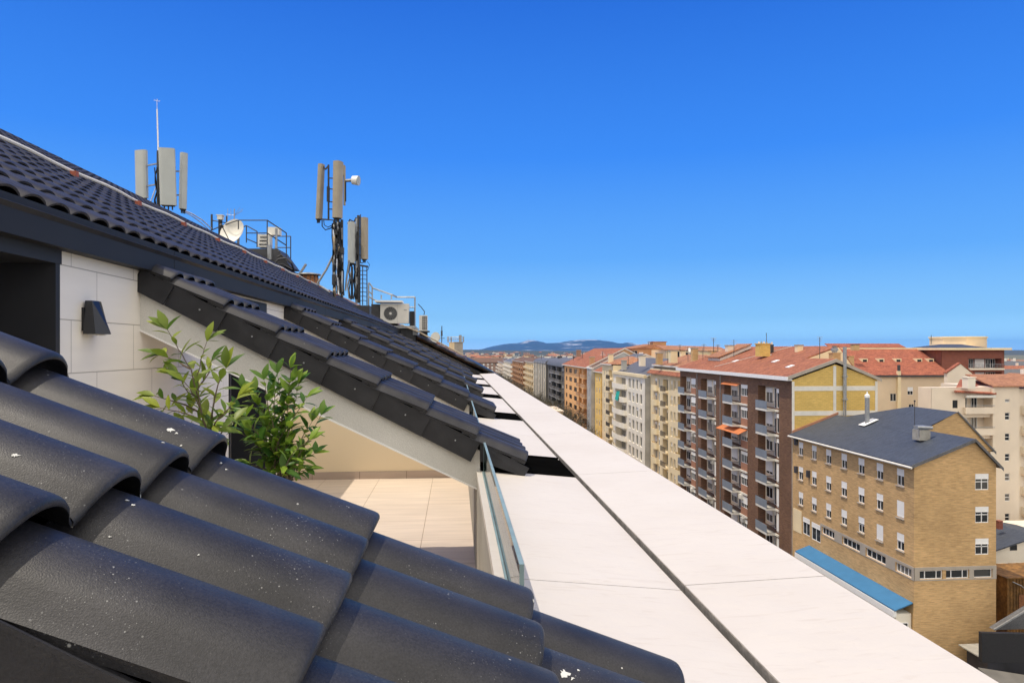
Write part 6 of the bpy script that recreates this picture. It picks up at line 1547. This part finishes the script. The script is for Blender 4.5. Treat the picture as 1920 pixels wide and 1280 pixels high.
# ================================================================ LIGHT, AIR, CAMERA
SUN = Vector((-.31, -.04, .95)).normalized()
el = math.asin(SUN.z)
sd = bpy.data.lights.new('sun', 'SUN'); sd.energy = 2.6; sd.angle = R(.53); sd.color = (1, .90, .75)
so = bpy.data.objects.new('sun', sd); COL.objects.link(so); so.rotation_euler = SUN.to_track_quat('Z', 'Y').to_euler()
w = bpy.data.worlds.new('World'); scn.world = w; w.use_nodes = True; N = w.node_tree.nodes; L = w.node_tree.links
sk_ = N.new('ShaderNodeTexSky'); sk_.sky_type = 'NISHITA'; sk_.sun_disc = False; sk_.sun_elevation = el; sk_.sun_rotation = math.atan2(SUN.x, SUN.y)
sk_.altitude = 400; sk_.air_density = 1.0; sk_.dust_density = .3; sk_.ozone_density = 3.0
EXPO = .25; KS = .15
bgk = 1/(KS*2**EXPO)
tc_ = N.new('ShaderNodeTexCoord'); nv = N.new('ShaderNodeVectorMath'); nv.operation = 'NORMALIZE'; L.new(tc_.outputs['Generated'], nv.inputs[0])
sx_ = N.new('ShaderNodeSeparateXYZ'); L.new(nv.outputs[0], sx_.inputs[0])
rp = N.new('ShaderNodeValToRGB'); L.new(sx_.outputs[2], rp.inputs[0]); e_ = rp.color_ramp.elements
stops = [(0.0, (.60, .98, 1.45)), (.02, (.42, .82, 1.2)), (.045, (.27, .62, 1.03)), (.13, (.120, .42, 1.0)), (.27, (.042, .265, .95)), (.45, (.019, .16, .74)), (1.0, (.010, .10, .52))]
while len(e_) < len(stops): e_.new(.5)
for q, (p_, c_) in zip(e_, stops): q.position = p_; q.color = (*[v_*.5 for v_ in c_], 1)
sc_n = N.new('ShaderNodeVectorMath'); sc_n.operation = 'SCALE'; sc_n.inputs['Scale'].default_value = bgk*2; L.new(rp.outputs[0], sc_n.inputs[0])
mx_ = N.new('ShaderNodeMix'); mx_.data_type = 'RGBA'; mx_.inputs[0].default_value = .97; L.new(sk_.outputs[0], mx_.inputs[6]); L.new(sc_n.outputs[0], mx_.inputs[7])
# added bright cloud bank, unseen behind the camera, to fill shaded faces
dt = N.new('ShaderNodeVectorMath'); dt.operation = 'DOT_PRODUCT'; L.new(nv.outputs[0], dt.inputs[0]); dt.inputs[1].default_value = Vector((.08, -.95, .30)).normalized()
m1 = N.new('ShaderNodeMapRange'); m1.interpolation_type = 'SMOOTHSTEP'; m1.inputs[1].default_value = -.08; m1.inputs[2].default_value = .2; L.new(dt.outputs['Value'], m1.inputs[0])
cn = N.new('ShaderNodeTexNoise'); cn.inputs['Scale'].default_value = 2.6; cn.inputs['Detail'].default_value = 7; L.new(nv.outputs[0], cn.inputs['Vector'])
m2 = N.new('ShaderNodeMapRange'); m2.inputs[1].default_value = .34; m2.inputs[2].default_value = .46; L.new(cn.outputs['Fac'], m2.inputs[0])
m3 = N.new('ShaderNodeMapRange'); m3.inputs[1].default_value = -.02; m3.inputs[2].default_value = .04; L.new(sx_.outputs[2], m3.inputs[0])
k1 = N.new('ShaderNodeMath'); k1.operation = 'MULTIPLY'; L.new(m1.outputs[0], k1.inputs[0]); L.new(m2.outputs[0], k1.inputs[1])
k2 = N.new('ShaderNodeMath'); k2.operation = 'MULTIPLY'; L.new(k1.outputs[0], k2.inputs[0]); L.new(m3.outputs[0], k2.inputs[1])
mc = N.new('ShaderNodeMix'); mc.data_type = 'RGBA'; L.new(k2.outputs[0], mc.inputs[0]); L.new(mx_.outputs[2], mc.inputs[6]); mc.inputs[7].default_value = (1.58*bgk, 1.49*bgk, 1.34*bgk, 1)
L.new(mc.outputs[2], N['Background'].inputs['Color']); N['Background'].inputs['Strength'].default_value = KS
hz = MB(); hz.box(-27000, 27000, -12000, 26000, GZ-1.2, 360)
ho = hz.mesh('haze', 'plate'); ho.materials.clear()
hm = bpy.data.materials.new('haze_air'); hm.use_nodes = True; HN = hm.node_tree.nodes; HL = hm.node_tree.links
HN.remove(HN['Principled BSDF']); pv = HN.new('ShaderNodeVolumePrincipled'); pv.inputs['Color'].default_value = (.07, .40, 1.0, 1); pv.inputs['Density'].default_value = 3.2e-5; pv.inputs['Anisotropy'].default_value = .0
HL.new(pv.outputs[0], HN['Material Output'].inputs['Volume']); ho.materials.append(hm)
hob = bpy.data.objects.new('haze', ho); COL.objects.link(hob); tag(hob, kind='stuff')

cd = bpy.data.cameras.new('camera'); cam = bpy.data.objects.new('camera', cd); COL.objects.link(cam)
cd.sensor_width = 36; cd.lens = 36*F/1920; cd.shift_y = (HY-640)/1920; cd.clip_start = .05; cd.clip_end = 80000
cam.location = (0, 0, 0); cam.rotation_euler = (math.pi/2, 0, -TH); scn.camera = cam
scn.view_settings.view_transform = 'Standard'; scn.view_settings.look = 'None'; scn.view_settings.exposure = EXPO; scn.view_settings.gamma = 1
scn.cycles.use_denoising = True; scn.cycles.max_bounces = 6; scn.cycles.transparent_max_bounces = 12; scn.cycles.volume_bounces = 0
